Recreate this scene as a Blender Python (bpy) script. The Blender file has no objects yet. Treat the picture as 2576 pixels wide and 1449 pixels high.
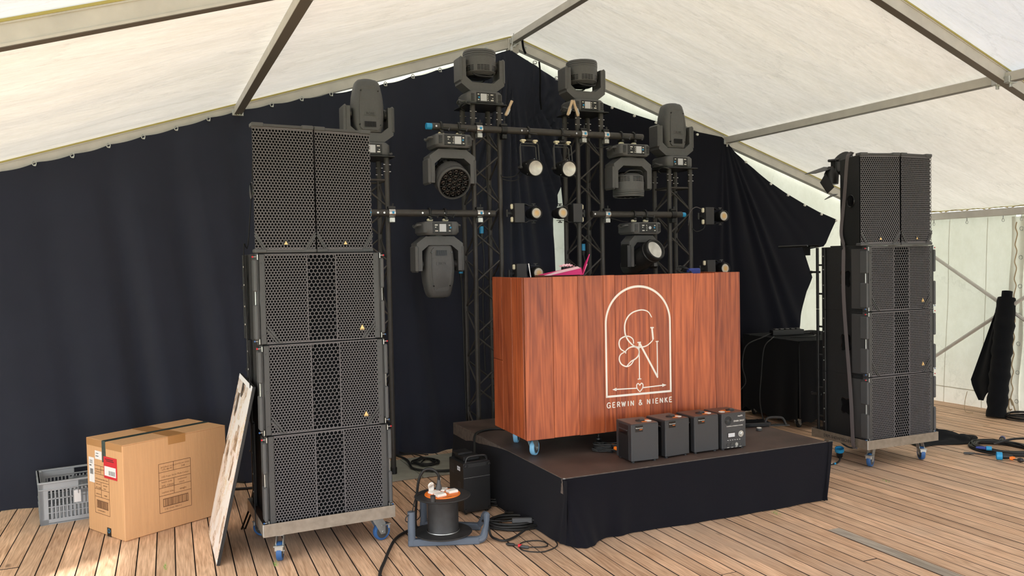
import bpy, math, random
from math import sin, cos, pi, radians, sqrt, atan2
from mathutils import Matrix, Vector, noise

random.seed(7)
SC = bpy.context.scene
COL = SC.collection

# ------------------------------------------------------------------ camera
F_PX = 2024.0
cam_d = bpy.data.cameras.new('camera')
cam = bpy.data.objects.new('camera', cam_d)
COL.objects.link(cam)
cam_d.sensor_width = 36.0
cam_d.lens = F_PX / 2576.0 * 36.0
cam_d.clip_start = 0.05
cam_d.clip_end = 300
_y, _p, _r = 0.4279, -0.0307, -0.0189
_F = Vector((sin(_y) * cos(_p), cos(_y) * cos(_p), sin(_p)))
_R = Vector((cos(_y), -sin(_y), 0))
_U = _R.cross(_F)
R2 = cos(_r) * _R + sin(_r) * _U
U2 = -sin(_r) * _R + cos(_r) * _U
M = Matrix.Identity(4)
for i in range(3):
    M[i][0] = R2[i]
    M[i][1] = U2[i]
    M[i][2] = -_F[i]
M[2][3] = 1.668
cam.matrix_world = M
SC.camera = cam

# ------------------------------------------------------------------ world, sun, exposure
W = bpy.data.worlds.new('sky')
SC.world = W
W.use_nodes = True
wn = W.node_tree
bg = wn.nodes['Background']
bg.inputs['Color'].default_value = (0.92, 0.965, 1.0, 1)
bg.inputs['Strength'].default_value = 3.6
sun_d = bpy.data.lights.new('sun', 'SUN')
sun_d.energy = 5.0
sun_d.angle = 0.06
sun_d.color = (1.0, 0.965, 0.91)
sun = bpy.data.objects.new('sun', sun_d)
COL.objects.link(sun)
sun.rotation_euler = Vector((0.83, 0.55, -1.05)).to_track_quat('-Z', 'Y').to_euler()
SC.view_settings.view_transform = 'Standard'
SC.view_settings.look = 'None'
SC.view_settings.gamma = 1
SC.view_settings.exposure = 0.46
try:
    SC.view_settings.use_curve_mapping = False
except Exception:
    pass
SC.cycles.max_bounces = 10
SC.cycles.diffuse_bounces = 5
SC.cycles.transmission_bounces = 6
SC.cycles.sample_clamp_indirect = 6


# ------------------------------------------------------------------ materials
def s2l(c):
    return tuple(((v / 255.0) / 12.92 if v / 255.0 <= 0.04045 else ((v / 255.0 + 0.055) / 1.055) ** 2.4) for v in c)


def new_mat(name):
    m = bpy.data.materials.new(name)
    m.use_nodes = True
    nt = m.node_tree
    return m, nt, nt.nodes['Principled BSDF']


def mat(name, rgb, rough=0.6, metal=0.0, var=0.0, scale=20, bump=0.0, bscale=None, spec=0.5, sheen=0.0, stretch=None):
    """plain surface; var = share of tone wander, bump = fine relief"""
    m, nt, b = new_mat(name)
    c = s2l(rgb)
    b.inputs['Base Color'].default_value = (*c, 1)
    b.inputs['Roughness'].default_value = rough
    b.inputs['Metallic'].default_value = metal
    b.inputs['Specular IOR Level'].default_value = spec
    if sheen:
        b.inputs['Sheen Weight'].default_value = sheen
        b.inputs['Sheen Roughness'].default_value = 0.6
    N, L = nt.nodes, nt.links
    if var or bump:
        tc = N.new('ShaderNodeTexCoord')
        mp = N.new('ShaderNodeMapping')
        if stretch:
            mp.inputs['Scale'].default_value = stretch
        L.new(tc.outputs['Object'], mp.inputs['Vector'])
    if var:
        n = N.new('ShaderNodeTexNoise')
        n.inputs['Scale'].default_value = scale
        n.inputs['Detail'].default_value = 5
        L.new(mp.outputs[0], n.inputs['Vector'])
        r = N.new('ShaderNodeValToRGB')
        lo = tuple(max(0, v * (1 - var)) for v in c)
        hi = tuple(min(1, v * (1 + var)) for v in c)
        r.color_ramp.elements[0].position = 0.3
        r.color_ramp.elements[0].color = (*lo, 1)
        r.color_ramp.elements[1].position = 0.7
        r.color_ramp.elements[1].color = (*hi, 1)
        L.new(n.outputs['Fac'], r.inputs['Fac'])
        L.new(r.outputs['Color'], b.inputs['Base Color'])
    if bump:
        n2 = N.new('ShaderNodeTexNoise')
        n2.inputs['Scale'].default_value = bscale or scale
        n2.inputs['Detail'].default_value = 4
        L.new(mp.outputs[0], n2.inputs['Vector'])
        bp = N.new('ShaderNodeBump')
        bp.inputs['Strength'].default_value = bump
        bp.inputs['Distance'].default_value = 0.01
        L.new(n2.outputs['Fac'], bp.inputs['Height'])
        L.new(bp.outputs['Normal'], b.inputs['Normal'])
    return m


def wood_mat(name, light, dark, axis='Y', gscale=1.0, rough=0.6, knots=True, worn=None, tone=0.25):
    """board wood: long grain along one axis, ring figure, knots, and a tone of its own per board (object random)"""
    m, nt, b = new_mat(name)
    N, L = nt.nodes, nt.links
    tc = N.new('ShaderNodeTexCoord')
    oi = N.new('ShaderNodeObjectInfo')
    off = N.new('ShaderNodeVectorMath')
    off.operation = 'MULTIPLY_ADD'
    L.new(oi.outputs['Random'], off.inputs[0])
    off.inputs[1].default_value = (37, 61, 23)
    L.new(tc.outputs['Object'], off.inputs[2])
    mp = N.new('ShaderNodeMapping')
    st = {'X': (0.06, 1, 1), 'Y': (1, 0.06, 1), 'Z': (1, 1, 0.06)}[axis]
    mp.inputs['Scale'].default_value = st
    L.new(off.outputs[0], mp.inputs['Vector'])
    # ring figure
    n1 = N.new('ShaderNodeTexNoise')
    n1.inputs['Scale'].default_value = 9 * gscale
    n1.inputs['Detail'].default_value = 2
    n1.inputs['Distortion'].default_value = 0.6
    L.new(mp.outputs[0], n1.inputs['Vector'])
    mul = N.new('ShaderNodeMath')
    mul.operation = 'MULTIPLY'
    mul.inputs[1].default_value = 26
    L.new(n1.outputs['Fac'], mul.inputs[0])
    fr = N.new('ShaderNodeMath')
    fr.operation = 'PINGPONG'
    fr.inputs[1].default_value = 1
    L.new(mul.outputs[0], fr.inputs[0])
    # fine grain
    n2 = N.new('ShaderNodeTexNoise')
    n2.inputs['Scale'].default_value = 120 * gscale
    n2.inputs['Detail'].default_value = 3
    L.new(mp.outputs[0], n2.inputs['Vector'])
    # blotches
    n3 = N.new('ShaderNodeTexNoise')
    n3.inputs['Scale'].default_value = 4 * gscale
    n3.inputs['Detail'].default_value = 4
    mp3 = N.new('ShaderNodeMapping')
    mp3.inputs['Scale'].default_value = tuple(0.4 if v < 1 else 1 for v in st)
    L.new(off.outputs[0], mp3.inputs['Vector'])
    L.new(mp3.outputs[0], n3.inputs['Vector'])
    a1 = N.new('ShaderNodeMath')
    a1.operation = 'MULTIPLY_ADD'
    L.new(fr.outputs[0], a1.inputs[0])
    a1.inputs[1].default_value = 0.28
    L.new(n2.outputs['Fac'], a1.inputs[2])
    a2 = N.new('ShaderNodeMath')
    a2.operation = 'MULTIPLY_ADD'
    L.new(n3.outputs['Fac'], a2.inputs[0])
    a2.inputs[1].default_value = 0.9
    L.new(a1.outputs[0], a2.inputs[2])
    mr = N.new('ShaderNodeMapRange')
    mr.inputs['From Min'].default_value = 0.72
    mr.inputs['From Max'].default_value = 1.42
    L.new(a2.outputs[0], mr.inputs['Value'])
    r = N.new('ShaderNodeValToRGB')
    r.color_ramp.elements[0].position = 0.0
    r.color_ramp.elements[0].color = (*s2l(light), 1)
    r.color_ramp.elements[1].position = 1.0
    r.color_ramp.elements[1].color = (*s2l(dark), 1)
    L.new(mr.outputs[0], r.inputs['Fac'])
    hsv = N.new('ShaderNodeHueSaturation')
    L.new(r.outputs['Color'], hsv.inputs['Color'])
    mv = N.new('ShaderNodeMapRange')
    mv.inputs['To Min'].default_value = 1 - tone
    mv.inputs['To Max'].default_value = 1 + tone
    L.new(oi.outputs['Random'], mv.inputs['Value'])
    L.new(mv.outputs[0], hsv.inputs['Value'])
    last = hsv.outputs['Color']
    if knots:
        vo = N.new('ShaderNodeTexVoronoi')
        vo.inputs['Scale'].default_value = 2.6 * gscale
        mpk = N.new('ShaderNodeMapping')
        mpk.inputs['Scale'].default_value = tuple(0.55 if v < 1 else 1.3 for v in st)
        L.new(off.outputs[0], mpk.inputs['Vector'])
        L.new(mpk.outputs[0], vo.inputs['Vector'])
        kr = N.new('ShaderNodeMapRange')
        kr.inputs['From Min'].default_value = 0.02
        kr.inputs['From Max'].default_value = 0.06
        kr.inputs['To Min'].default_value = 0.75
        kr.inputs['To Max'].default_value = 0.0
        L.new(vo.outputs['Distance'], kr.inputs['Value'])
        mx = N.new('ShaderNodeMix')
        mx.data_type = 'RGBA'
        L.new(kr.outputs[0], mx.inputs['Factor'])
        L.new(last, mx.inputs[6])
        mx.inputs[7].default_value = (*[v * 0.35 for v in s2l(dark)], 1)
        last = mx.outputs[2]
    if worn:
        geo = N.new('ShaderNodeNewGeometry')
        n4 = N.new('ShaderNodeTexNoise')
        n4.inputs['Scale'].default_value = 1.1
        n4.inputs['Detail'].default_value = 6
        L.new(geo.outputs['Position'], n4.inputs['Vector'])
        wr = N.new('ShaderNodeMapRange')
        wr.inputs['From Min'].default_value = 0.5
        wr.inputs['From Max'].default_value = 0.7
        wr.inputs['To Max'].default_value = 0.6
        L.new(n4.outputs['Fac'], wr.inputs['Value'])
        mx2 = N.new('ShaderNodeMix')
        mx2.data_type = 'RGBA'
        L.new(wr.outputs[0], mx2.inputs['Factor'])
        L.new(last, mx2.inputs[6])
        mx2.inputs[7].default_value = (*s2l(worn), 1)
        last = mx2.outputs[2]
    L.new(last, b.inputs['Base Color'])
    b.inputs['Roughness'].default_value = rough
    bp = N.new('ShaderNodeBump')
    bp.inputs['Strength'].default_value = 0.35
    bp.inputs['Distance'].default_value = 0.002
    L.new(a1.outputs[0], bp.inputs['Height'])
    L.new(bp.outputs['Normal'], b.inputs['Normal'])
    return m


def pvc_mat(name, rgb, trans=0.55, wr=1.0, smudge=0.5, stretch=(3, 0.6, 0.6), rot=(0, 0, 0), crease=0.5):
    """thin tent cloth: part of the light goes through; dirt and creases"""
    m, nt, b = new_mat(name)
    N, L = nt.nodes, nt.links
    out = N['Material Output']
    N.remove(b)
    geo = N.new('ShaderNodeNewGeometry')
    mp = N.new('ShaderNodeMapping')
    mp.inputs['Rotation'].default_value = rot
    mp.inputs['Scale'].default_value = stretch
    L.new(geo.outputs['Position'], mp.inputs['Vector'])
    n = N.new('ShaderNodeTexNoise')
    n.inputs['Scale'].default_value = 1.6
    n.inputs['Detail'].default_value = 8
    n.inputs['Roughness'].default_value = 0.62
    n.inputs['Distortion'].default_value = 0.8
    L.new(mp.outputs[0], n.inputs['Vector'])
    n2 = N.new('ShaderNodeTexNoise')
    n2.inputs['Scale'].default_value = 14
    n2.inputs['Detail'].default_value = 8
    n2.inputs['Roughness'].default_value = 0.75
    L.new(mp.outputs[0], n2.inputs['Vector'])
    c = s2l(rgb)
    r = N.new('ShaderNodeValToRGB')
    k = 1 - 0.34 * smudge
    r.color_ramp.elements[0].position = 0.3
    r.color_ramp.elements[0].color = (c[0] * k, c[1] * k * 0.99, c[2] * k * 0.95, 1)
    r.color_ramp.elements[1].position = 0.62
    r.color_ramp.elements[1].color = (*c, 1)
    add = N.new('ShaderNodeMath')
    add.operation = 'MULTIPLY_ADD'
    L.new(n2.outputs['Fac'], add.inputs[0])
    add.inputs[1].default_value = 0.6
    ad2 = N.new('ShaderNodeMath')
    ad2.operation = 'MULTIPLY'
    L.new(n.outputs['Fac'], ad2.inputs[0])
    ad2.inputs[1].default_value = 0.4
    L.new(ad2.outputs[0], add.inputs[2])
    L.new(add.outputs[0], r.inputs['Fac'])
    # thin scratchy crease lines
    vo = N.new('ShaderNodeTexVoronoi')
    vo.feature = 'DISTANCE_TO_EDGE'
    vo.inputs['Scale'].default_value = 1.3
    nd = N.new('ShaderNodeVectorMath')
    nd.operation = 'MULTIPLY_ADD'
    L.new(n2.outputs['Color'], nd.inputs[0])
    nd.inputs[1].default_value = (0.25, 0.25, 0.25)
    L.new(mp.outputs[0], nd.inputs[2])
    L.new(nd.outputs[0], vo.inputs['Vector'])
    cr = N.new('ShaderNodeMapRange')
    cr.inputs['From Min'].default_value = 0.0
    cr.inputs['From Max'].default_value = 0.012
    cr.inputs['To Min'].default_value = 1 - 0.3 * crease
    cr.inputs['To Max'].default_value = 1.0
    L.new(vo.outputs['Distance'], cr.inputs['Value'])
    mulc = N.new('ShaderNodeMix')
    mulc.data_type = 'RGBA'
    mulc.blend_type = 'MULTIPLY'
    mulc.inputs['Factor'].default_value = 1
    L.new(r.outputs['Color'], mulc.inputs[6])
    L.new(cr.outputs[0], mulc.inputs[7])
    bp = N.new('ShaderNodeBump')
    bp.inputs['Strength'].default_value = 0.5 * wr
    bp.inputs['Distance'].default_value = 0.05
    L.new(n.outputs['Fac'], bp.inputs['Height'])
    d = N.new('ShaderNodeBsdfDiffuse')
    t = N.new('ShaderNodeBsdfTranslucent')
    mix = N.new('ShaderNodeMixShader')
    mix.inputs['Fac'].default_value = trans
    for s in (d, t):
        L.new(mulc.outputs[2], s.inputs['Color'])
        L.new(bp.outputs['Normal'], s.inputs['Normal'])
    L.new(d.outputs[0], mix.inputs[1])
    L.new(t.outputs[0], mix.inputs[2])
    L.new(mix.outputs[0], out.inputs['Surface'])
    return m


def screen_mat():
    return mat('display_glass', (198, 200, 205), 0.25)


MT = {}
MT['cab'] = mat('textured_black_paint', (26, 27, 29), 0.62, bump=0.5, bscale=260)
MT['grille'] = mat('powder_coated_steel', (96, 93, 96), 0.5, metal=0.0, spec=0.4)
MT['foam'] = mat('acoustic_foam', (12, 14, 17), 0.95, spec=0.1)
MT['rail'] = mat('dark_grey_steel', (64, 64, 65), 0.45, spec=0.5)
MT['bumper'] = mat('grey_rubber', (74, 75, 77), 0.55)
MT['blk'] = mat('black_plastic', (25, 25, 27), 0.45)
MT['blkgloss'] = mat('black_gloss', (16, 16, 18), 0.22)
MT['lampbody'] = mat('lamp_housing_plastic', (86, 86, 87), 0.48, var=0.06, scale=60)
MT['lampdark'] = mat('lamp_dark_plastic', (30, 30, 31), 0.4)
MT['truss'] = mat('black_coated_truss', (58, 55, 53), 0.5, var=0.15, scale=30)
MT['screen'] = screen_mat()
MT['steel'] = mat('zinc_steel', (190, 192, 190), 0.35, metal=0.8, var=0.08, scale=40)
MT['polished'] = mat('polished_coupler', (200, 200, 200), 0.25, metal=0.9)
MT['alu'] = mat('worn_aluminium', (150, 141, 130), 0.42, metal=0.55, var=0.16, scale=22, bump=0.1, bscale=40)
MT['frame'] = mat('dull_tent_aluminium', (196, 192, 186), 0.5, metal=0.1, var=0.08, scale=9)
MT['darkedge'] = mat('dark_board_edge', (52, 42, 36), 0.9)  # plank sides coloured dark so the gaps read as dark lines
MT['groove'] = mat('dark_groove_metal', (112, 106, 100), 0.5, metal=0.3)
MT['keder'] = mat('yellowed_keder_edge', (172, 160, 92), 0.7)
MT['bluewheel'] = mat('blue_rubber_wheel', (46, 90, 145), 0.5)
MT['paleblue'] = mat('pale_blue_wheel', (120, 175, 210), 0.5)
MT['bluecap'] = mat('blue_tape', (40, 150, 205), 0.4)
MT['white'] = mat('white_plastic', (232, 230, 224), 0.4)
MT['cream'] = mat('cream_knob', (236, 228, 200), 0.45)
MT['gold'] = mat('gold_badge', (225, 190, 130), 0.35, metal=0.4)
MT['red'] = mat('red_plastic', (200, 20, 40), 0.5)
MT['orange'] = mat('orange_plastic', (235, 120, 30), 0.45)
MT['cable'] = mat('black_rubber_cable', (26, 26, 27), 0.55)
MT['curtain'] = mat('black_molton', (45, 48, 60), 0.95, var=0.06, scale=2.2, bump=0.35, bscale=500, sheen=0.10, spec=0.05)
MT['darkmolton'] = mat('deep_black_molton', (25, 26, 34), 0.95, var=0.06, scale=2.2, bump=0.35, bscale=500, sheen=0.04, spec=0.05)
MT['skirt'] = mat('black_stage_skirt', (20, 20, 27), 0.95, bump=0.35, bscale=500, sheen=0.04, spec=0.05)
MT['blackcloth'] = mat('black_cloth', (17, 18, 21), 0.95, bump=0.3, bscale=300, sheen=0.05, spec=0.05)
MT['strap'] = mat('grey_webbing', (96, 90, 92), 0.85)
MT['floor'] = wood_mat('weathered_deck_board', (240, 202, 170), (178, 140, 110), 'Y', 1.0, 0.62, worn=(190, 168, 150), tone=0.17)
MT['greyboard'] = wood_mat('grey_deck_board', (190, 180, 168), (140, 130, 118), 'Y', 1.0, 0.7)
MT['desk'] = wood_mat('stained_pine', (188, 98, 56), (122, 52, 30), 'Z', 0.55, 0.42, tone=0.10)
MT['deskdark'] = mat('desk_inside_ply', (96, 60, 38), 0.8)
MT['paint'] = mat('white_paint', (232, 226, 218), 0.6)
MT['deckply'] = mat('brown_film_ply', (86, 70, 64), 0.42, var=0.3, scale=5, bump=0.5, bscale=420)
MT['deckedge'] = mat('worn_deck_edge', (96, 86, 80), 0.6, var=0.4, scale=30)
MT['ply'] = mat('grey_sheet_ply', (152, 152, 142), 0.75, var=0.12, scale=9, bump=0.2, bscale=60)
MT['card'] = mat('corrugated_cardboard', (206, 160, 116), 0.8, var=0.05, scale=6, bump=0.15, bscale=30, stretch=(12, 12, 0.6))
MT['print'] = mat('brown_print', (118, 84, 58), 0.8)
MT['tape'] = mat('brown_tape', (176, 128, 78), 0.35)
MT['tapeblk'] = mat('dark_green_tape', (52, 66, 62), 0.3, var=0.5, scale=60)
MT['paper'] = mat('paper_label', (228, 228, 232), 0.6)
MT['crate'] = mat('grey_crate_plastic', (158, 163, 170), 0.5, var=0.05, scale=8)
MT['reelgrey'] = mat('blue_grey_plastic', (84, 94, 108), 0.5, var=0.05, scale=20)
MT['reelblk'] = mat('reel_black_plastic', (44, 44, 45), 0.5, var=0.25, scale=24, bump=0.1, bscale=30)
MT['spark'] = mat('spark_machine_metal', (50, 50, 53), 0.42, bump=0.2, bscale=500)
MT['sparktop'] = mat('spark_machine_lid', (82, 64, 58), 0.35)
MT['pink'] = mat('pink_card', (222, 30, 120), 0.5)
MT['palepink'] = mat('pale_pink_paper', (235, 190, 200), 0.6)
MT['bluecable'] = mat('blue_cable', (40, 60, 140), 0.5)
MT['grass'] = mat('ground_grass', (98, 118, 66), 0.95, var=0.3, scale=3)
MT['blade'] = mat('grass_blade', (120, 160, 70), 0.7)
MT['lensglass'] = mat('silver_reflector', (214, 212, 206), 0.22, metal=0.15, var=0.12, scale=25)
MT['lensdark'] = mat('dark_lens', (40, 42, 46), 0.08, spec=1.0)
MT['bead'] = mat('moulded_lens', (14, 15, 17), 0.2, spec=0.6)
MT['rope'] = mat('tent_rope', (170, 150, 120), 0.8)
MT['roof'] = pvc_mat('roof_pvc', (236, 231, 222), 0.115, 1.5, 0.6, (0.55, 2.6, 0.5), (0, 0, -0.12))
MT['roofclean'] = pvc_mat('cleaner_roof_pvc', (226, 230, 238), 0.11, 1.5, 0.3, (0.55, 2.6, 0.5), (0, 0, -0.12))
MT['leftpvc'] = pvc_mat('brightened_sidewall_pvc', (232, 232, 224), 0.30, 0.8, 0.3, (0.7, 0.7, 0.5), crease=0.35)  # sidewall cloth again, paler and more translucent to add light from the left
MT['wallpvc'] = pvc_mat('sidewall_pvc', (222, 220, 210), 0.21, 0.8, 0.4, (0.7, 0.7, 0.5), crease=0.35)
MT['wood_clip'] = mat('clamp_tan', (205, 180, 150), 0.6)


def cob_mat():
    m, nt, b = new_mat('led_cob_window')
    N, L = nt.nodes, nt.links
    tc = N.new('ShaderNodeTexCoord')
    g = N.new('ShaderNodeTexGradient')
    g.gradient_type = 'SPHERICAL'
    mp = N.new('ShaderNodeMapping')
    mp.inputs['Scale'].default_value = (26, 26, 26)
    L.new(tc.outputs['Object'], mp.inputs['Vector'])
    L.new(mp.outputs[0], g.inputs['Vector'])
    r = N.new('ShaderNodeValToRGB')
    r.color_ramp.elements[0].position = 0.12
    r.color_ramp.elements[0].color = (*s2l((220, 214, 202)), 1)
    r.color_ramp.elements[1].position = 0.6
    r.color_ramp.elements[1].color = (*s2l((232, 190, 128)), 1)
    L.new(g.outputs['Fac'], r.inputs['Fac'])
    ch = N.new('ShaderNodeTexChecker')
    ch.inputs['Scale'].default_value = 190
    L.new(tc.outputs['Object'], ch.inputs['Vector'])
    mx = N.new('ShaderNodeMix')
    mx.data_type = 'RGBA'
    mx.blend_type = 'MULTIPLY'
    mx.inputs['Factor'].default_value = 0.25
    L.new(r.outputs['Color'], mx.inputs[6])
    L.new(ch.outputs['Color'], mx.inputs[7])
    L.new(mx.outputs[2], b.inputs['Base Color'])
    b.inputs['Roughness'].default_value = 0.2
    return m


MT['cob'] = cob_mat()


# ------------------------------------------------------------------ mesh helpers
class MB:
    def __init__(s):
        s.v, s.f, s.mi, s.M, s.cur = [], [], [], Matrix.Identity(4), 0

    def _a(s, vs):
        b = len(s.v)
        for p in vs:
            q = s.M @ Vector(p)
            s.v.append((q.x, q.y, q.z))
        return b

    def face(s, idx):
        s.f.append(tuple(idx))
        s.mi.append(s.cur)

    def poly(s, pts):
        b = s._a(pts)
        s.face(range(b, b + len(pts)))
        return s

    def box(s, x0, y0, z0, x1, y1, z1, c=0.0):
        if x0 > x1: x0, x1 = x1, x0
        if y0 > y1: y0, y1 = y1, y0
        if z0 > z1: z0, z1 = z1, z0
        c = min(c, (x1 - x0) * 0.45, (y1 - y0) * 0.45, (z1 - z0) * 0.45)
        if c <= 0:
            b = s._a([(x, y, z) for z in (z0, z1) for y in (y0, y1) for x in (x0, x1)])
            for q in ((0, 2, 3, 1), (4, 5, 7, 6), (0, 1, 5, 4), (2, 6, 7, 3), (0, 4, 6, 2), (1, 3, 7, 5)):
                s.face([b + i for i in q])
            return s
        P = {}
        vs = []
        for iz in (0, 1):
            for iy in (0, 1):
                for ix in (0, 1):
                    X = (x0, x1)[ix]; Y = (y0, y1)[iy]; Z = (z0, z1)[iz]
                    dx = c if ix == 0 else -c; dy = c if iy == 0 else -c; dz = c if iz == 0 else -c
                    for k, p in enumerate(((X, Y + dy, Z + dz), (X + dx, Y, Z + dz), (X + dx, Y + dy, Z))):
                        P[(ix, iy, iz, k)] = len(vs)
                        vs.append(p)
        b = s._a(vs)
        g = lambda ix, iy, iz, k: b + P[(ix, iy, iz, k)]
        s.face([g(0, 0, 0, 0), g(0, 0, 1, 0), g(0, 1, 1, 0), g(0, 1, 0, 0)])
        s.face([g(1, 0, 0, 0), g(1, 1, 0, 0), g(1, 1, 1, 0), g(1, 0, 1, 0)])
        s.face([g(0, 0, 0, 1), g(1, 0, 0, 1), g(1, 0, 1, 1), g(0, 0, 1, 1)])
        s.face([g(0, 1, 0, 1), g(0, 1, 1, 1), g(1, 1, 1, 1), g(1, 1, 0, 1)])
        s.face([g(0, 0, 0, 2), g(0, 1, 0, 2), g(1, 1, 0, 2), g(1, 0, 0, 2)])
        s.face([g(0, 0, 1, 2), g(1, 0, 1, 2), g(1, 1, 1, 2), g(0, 1, 1, 2)])
        for a in (0, 1):
            for d in (0, 1):
                s.face([g(0, a, d, 1), g(0, a, d, 2), g(1, a, d, 2), g(1, a, d, 1)])
                s.face([g(a, 0, d, 0), g(a, 0, d, 2), g(a, 1, d, 2), g(a, 1, d, 0)])
                s.face([g(a, d, 0, 0), g(a, d, 0, 1), g(a, d, 1, 1), g(a, d, 1, 0)])
        for ix in (0, 1):
            for iy in (0, 1):
                for iz in (0, 1):
                    s.face([g(ix, iy, iz, 0), g(ix, iy, iz, 1), g(ix, iy, iz, 2)])
        return s

    def cyl(s, p0, p1, r0, r1=None, n=14, caps=True):
        r1 = r0 if r1 is None else r1
        p0, p1 = Vector(p0), Vector(p1)
        d = (p1 - p0).normalized()
        u = d.orthogonal().normalized()
        w = d.cross(u)
        ring = [(cos(2 * pi * i / n), sin(2 * pi * i / n)) for i in range(n)]
        b = s._a([p0 + (u * a + w * c) * r0 for a, c in ring] + [p1 + (u * a + w * c) * r1 for a, c in ring])
        for i in range(n):
            j = (i + 1) % n
            s.face([b + i, b + j, b + n + j, b + n + i])
        if caps:
            s.face([b + i for i in reversed(range(n))])
            s.face([b + n + i for i in range(n)])
        return s

    def lathe(s, prof, n=24, cap=True):
        """profile of (radius, z) turned about z"""
        rings = []
        for r, z in prof:
            rings.append(s._a([(r * cos(2 * pi * i / n), r * sin(2 * pi * i / n), z) for i in range(n)]))
        for a, b in zip(rings, rings[1:]):
            for i in range(n):
                j = (i + 1) % n
                s.face([a + i, a + j, b + j, b + i])
        if cap:
            s.face([rings[0] + i for i in reversed(range(n))])
            s.face([rings[-1] + i for i in range(n)])
        return s

    def prism(s, pts, y0, y1):
        """polygon in x,z pushed from y0 to y1"""
        n = len(pts)
        b = s._a([(x, y0, z) for x, z in pts] + [(x, y1, z) for x, z in pts])
        s.face(range(b, b + n))
        s.face([b + n + i for i in reversed(range(n))])
        for i in range(n):
            j = (i + 1) % n
            s.face([b + i, b + n + i, b + n + j, b + j])
        return s

    def tube(s, pts, r, n=8, closed=False, caps=True):
        P = [Vector(p) for p in pts]
        m = len(P)
        T = []
        for i in range(m):
            a = P[(i - 1) % m] if (closed or i > 0) else P[i]
            b = P[(i + 1) % m] if (closed or i < m - 1) else P[i]
            t = (b - a)
            T.append(t.normalized() if t.length > 1e-9 else Vector((0, 0, 1)))
        u = T[0].orthogonal().normalized()
        rings = []
        for i in range(m):
            u = (u - T[i] * u.dot(T[i]))
            u = u.normalized() if u.length > 1e-6 else T[i].orthogonal().normalized()
            w = T[i].cross(u)
            rr = r[i] if isinstance(r, (list, tuple)) else r
            rings.append(s._a([P[i] + (u * cos(2 * pi * k / n) + w * sin(2 * pi * k / n)) * rr for k in range(n)]))
        for i in range(m if closed else m - 1):
            a, b = rings[i], rings[(i + 1) % m]
            for k in range(n):
                j = (k + 1) % n
                s.face([a + k, a + j, b + j, b + k])
        if not closed and caps:
            s.face([rings[0] + k for k in reversed(range(n))])
            s.face([rings[-1] + k for k in range(n)])
        return s

    def grid(s, fn, nu, nv, flip=False):
        b = s._a([fn(i / nu, j / nv) for j in range(nv + 1) for i in range(nu + 1)])
        for j in range(nv):
            for i in range(nu):
                a = b + j * (nu + 1) + i
                q = [a, a + 1, a + nu + 2, a + nu + 1]
                s.face(q[::-1] if flip else q)
        return s

    def build(s, name, m, parent=None, smooth=30, loc=None, **kw):
        me = bpy.data.meshes.new(name)
        me.from_pydata(s.v, [], s.f)
        ms = m if isinstance(m, (list, tuple)) else [m]
        for k in ms:
            me.materials.append(MT[k])
        if len(ms) > 1:
            me.polygons.foreach_set('material_index', s.mi)
        if smooth:
            me.polygons.foreach_set('use_smooth', [True] * len(s.f))
            me.update()
            me.set_sharp_from_angle(angle=radians(smooth))
        me.update()
        o = bpy.data.objects.new(name, me)
        COL.objects.link(o)
        o.parent = parent
        if loc:
            o.location = loc
        for k, v in kw.items():
            o[k] = v
        return o


def thing(name, label, cat, loc=(0, 0, 0), rz=0.0, group=None):
    o = bpy.data.objects.new(name, None)
    o.empty_display_size = 0.1
    COL.objects.link(o)
    o.location = loc
    o.rotation_euler = (0, 0, rz)
    o['label'] = label
    o['category'] = cat
    if group:
        o['group'] = group
    return o


def tag(o, label, cat, group=None, kind=None):
    o['label'] = label
    o['category'] = cat
    if group:
        o['group'] = group
    if kind:
        o['kind'] = kind
    return o


def structure(name, parent=None):
    o = bpy.data.objects.new(name, None)
    o.empty_display_size = 0.1
    COL.objects.link(o)
    o.parent = parent
    o['kind'] = 'structure'
    return o


def copy_tree(root, loc=None, rz=None, label=None):
    """a copy of a thing with copies of its parts and sub-parts (meshes shared)"""
    tree = {}
    for k in bpy.data.objects:
        if k.parent:
            tree.setdefault(k.parent.name, []).append(k)

    def walk(o, parent):
        c = o.copy()
        COL.objects.link(c)
        c.parent = parent
        for ch in tree.get(o.name, []):
            walk(ch, c)
        return c
    r = walk(root, None)
    if loc is not None: r.location = loc
    if rz is not None: r.rotation_euler = (0, 0, rz)
    if label: r['label'] = label
    return r


def spline(pts, n=8, closed=False):
    P = [Vector(p) for p in pts]
    m = len(P)
    out = []
    for i in range(m if closed else m - 1):
        p0 = P[(i - 1) % m] if (closed or i > 0) else P[i]
        p1, p2 = P[i], P[(i + 1) % m]
        p3 = P[(i + 2) % m] if (closed or i < m - 2) else p2
        for k in range(n):
            t = k / n
            out.append(0.5 * ((2 * p1) + (p2 - p0) * t + (2 * p0 - 5 * p1 + 4 * p2 - p3) * t * t + (3 * p1 - p0 - 3 * p2 + p3) * t ** 3))
    if not closed:
        out.append(P[-1])
    return out


def text(name, body, size, m, parent, loc, rot, extrude=0.0006, align='LEFT', label=None, sx=1.0):
    cu = bpy.data.curves.new(name, 'FONT')
    cu.body = body
    cu.size = size
    cu.extrude = extrude
    cu.align_x = align
    cu.resolution_u = 2
    cu.materials.append(MT[m])
    tmp = bpy.data.objects.new('tmp', cu)
    me = bpy.data.meshes.new_from_object(tmp)
    bpy.data.objects.remove(tmp)
    bpy.data.curves.remove(cu)
    me.name = name
    if not me.materials:
        me.materials.append(MT[m])
    o = bpy.data.objects.new(name, me)
    COL.objects.link(o)
    o.parent = parent
    o.location = loc
    o.rotation_euler = rot
    o.scale = (sx, 1, 1)
    return o


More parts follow.
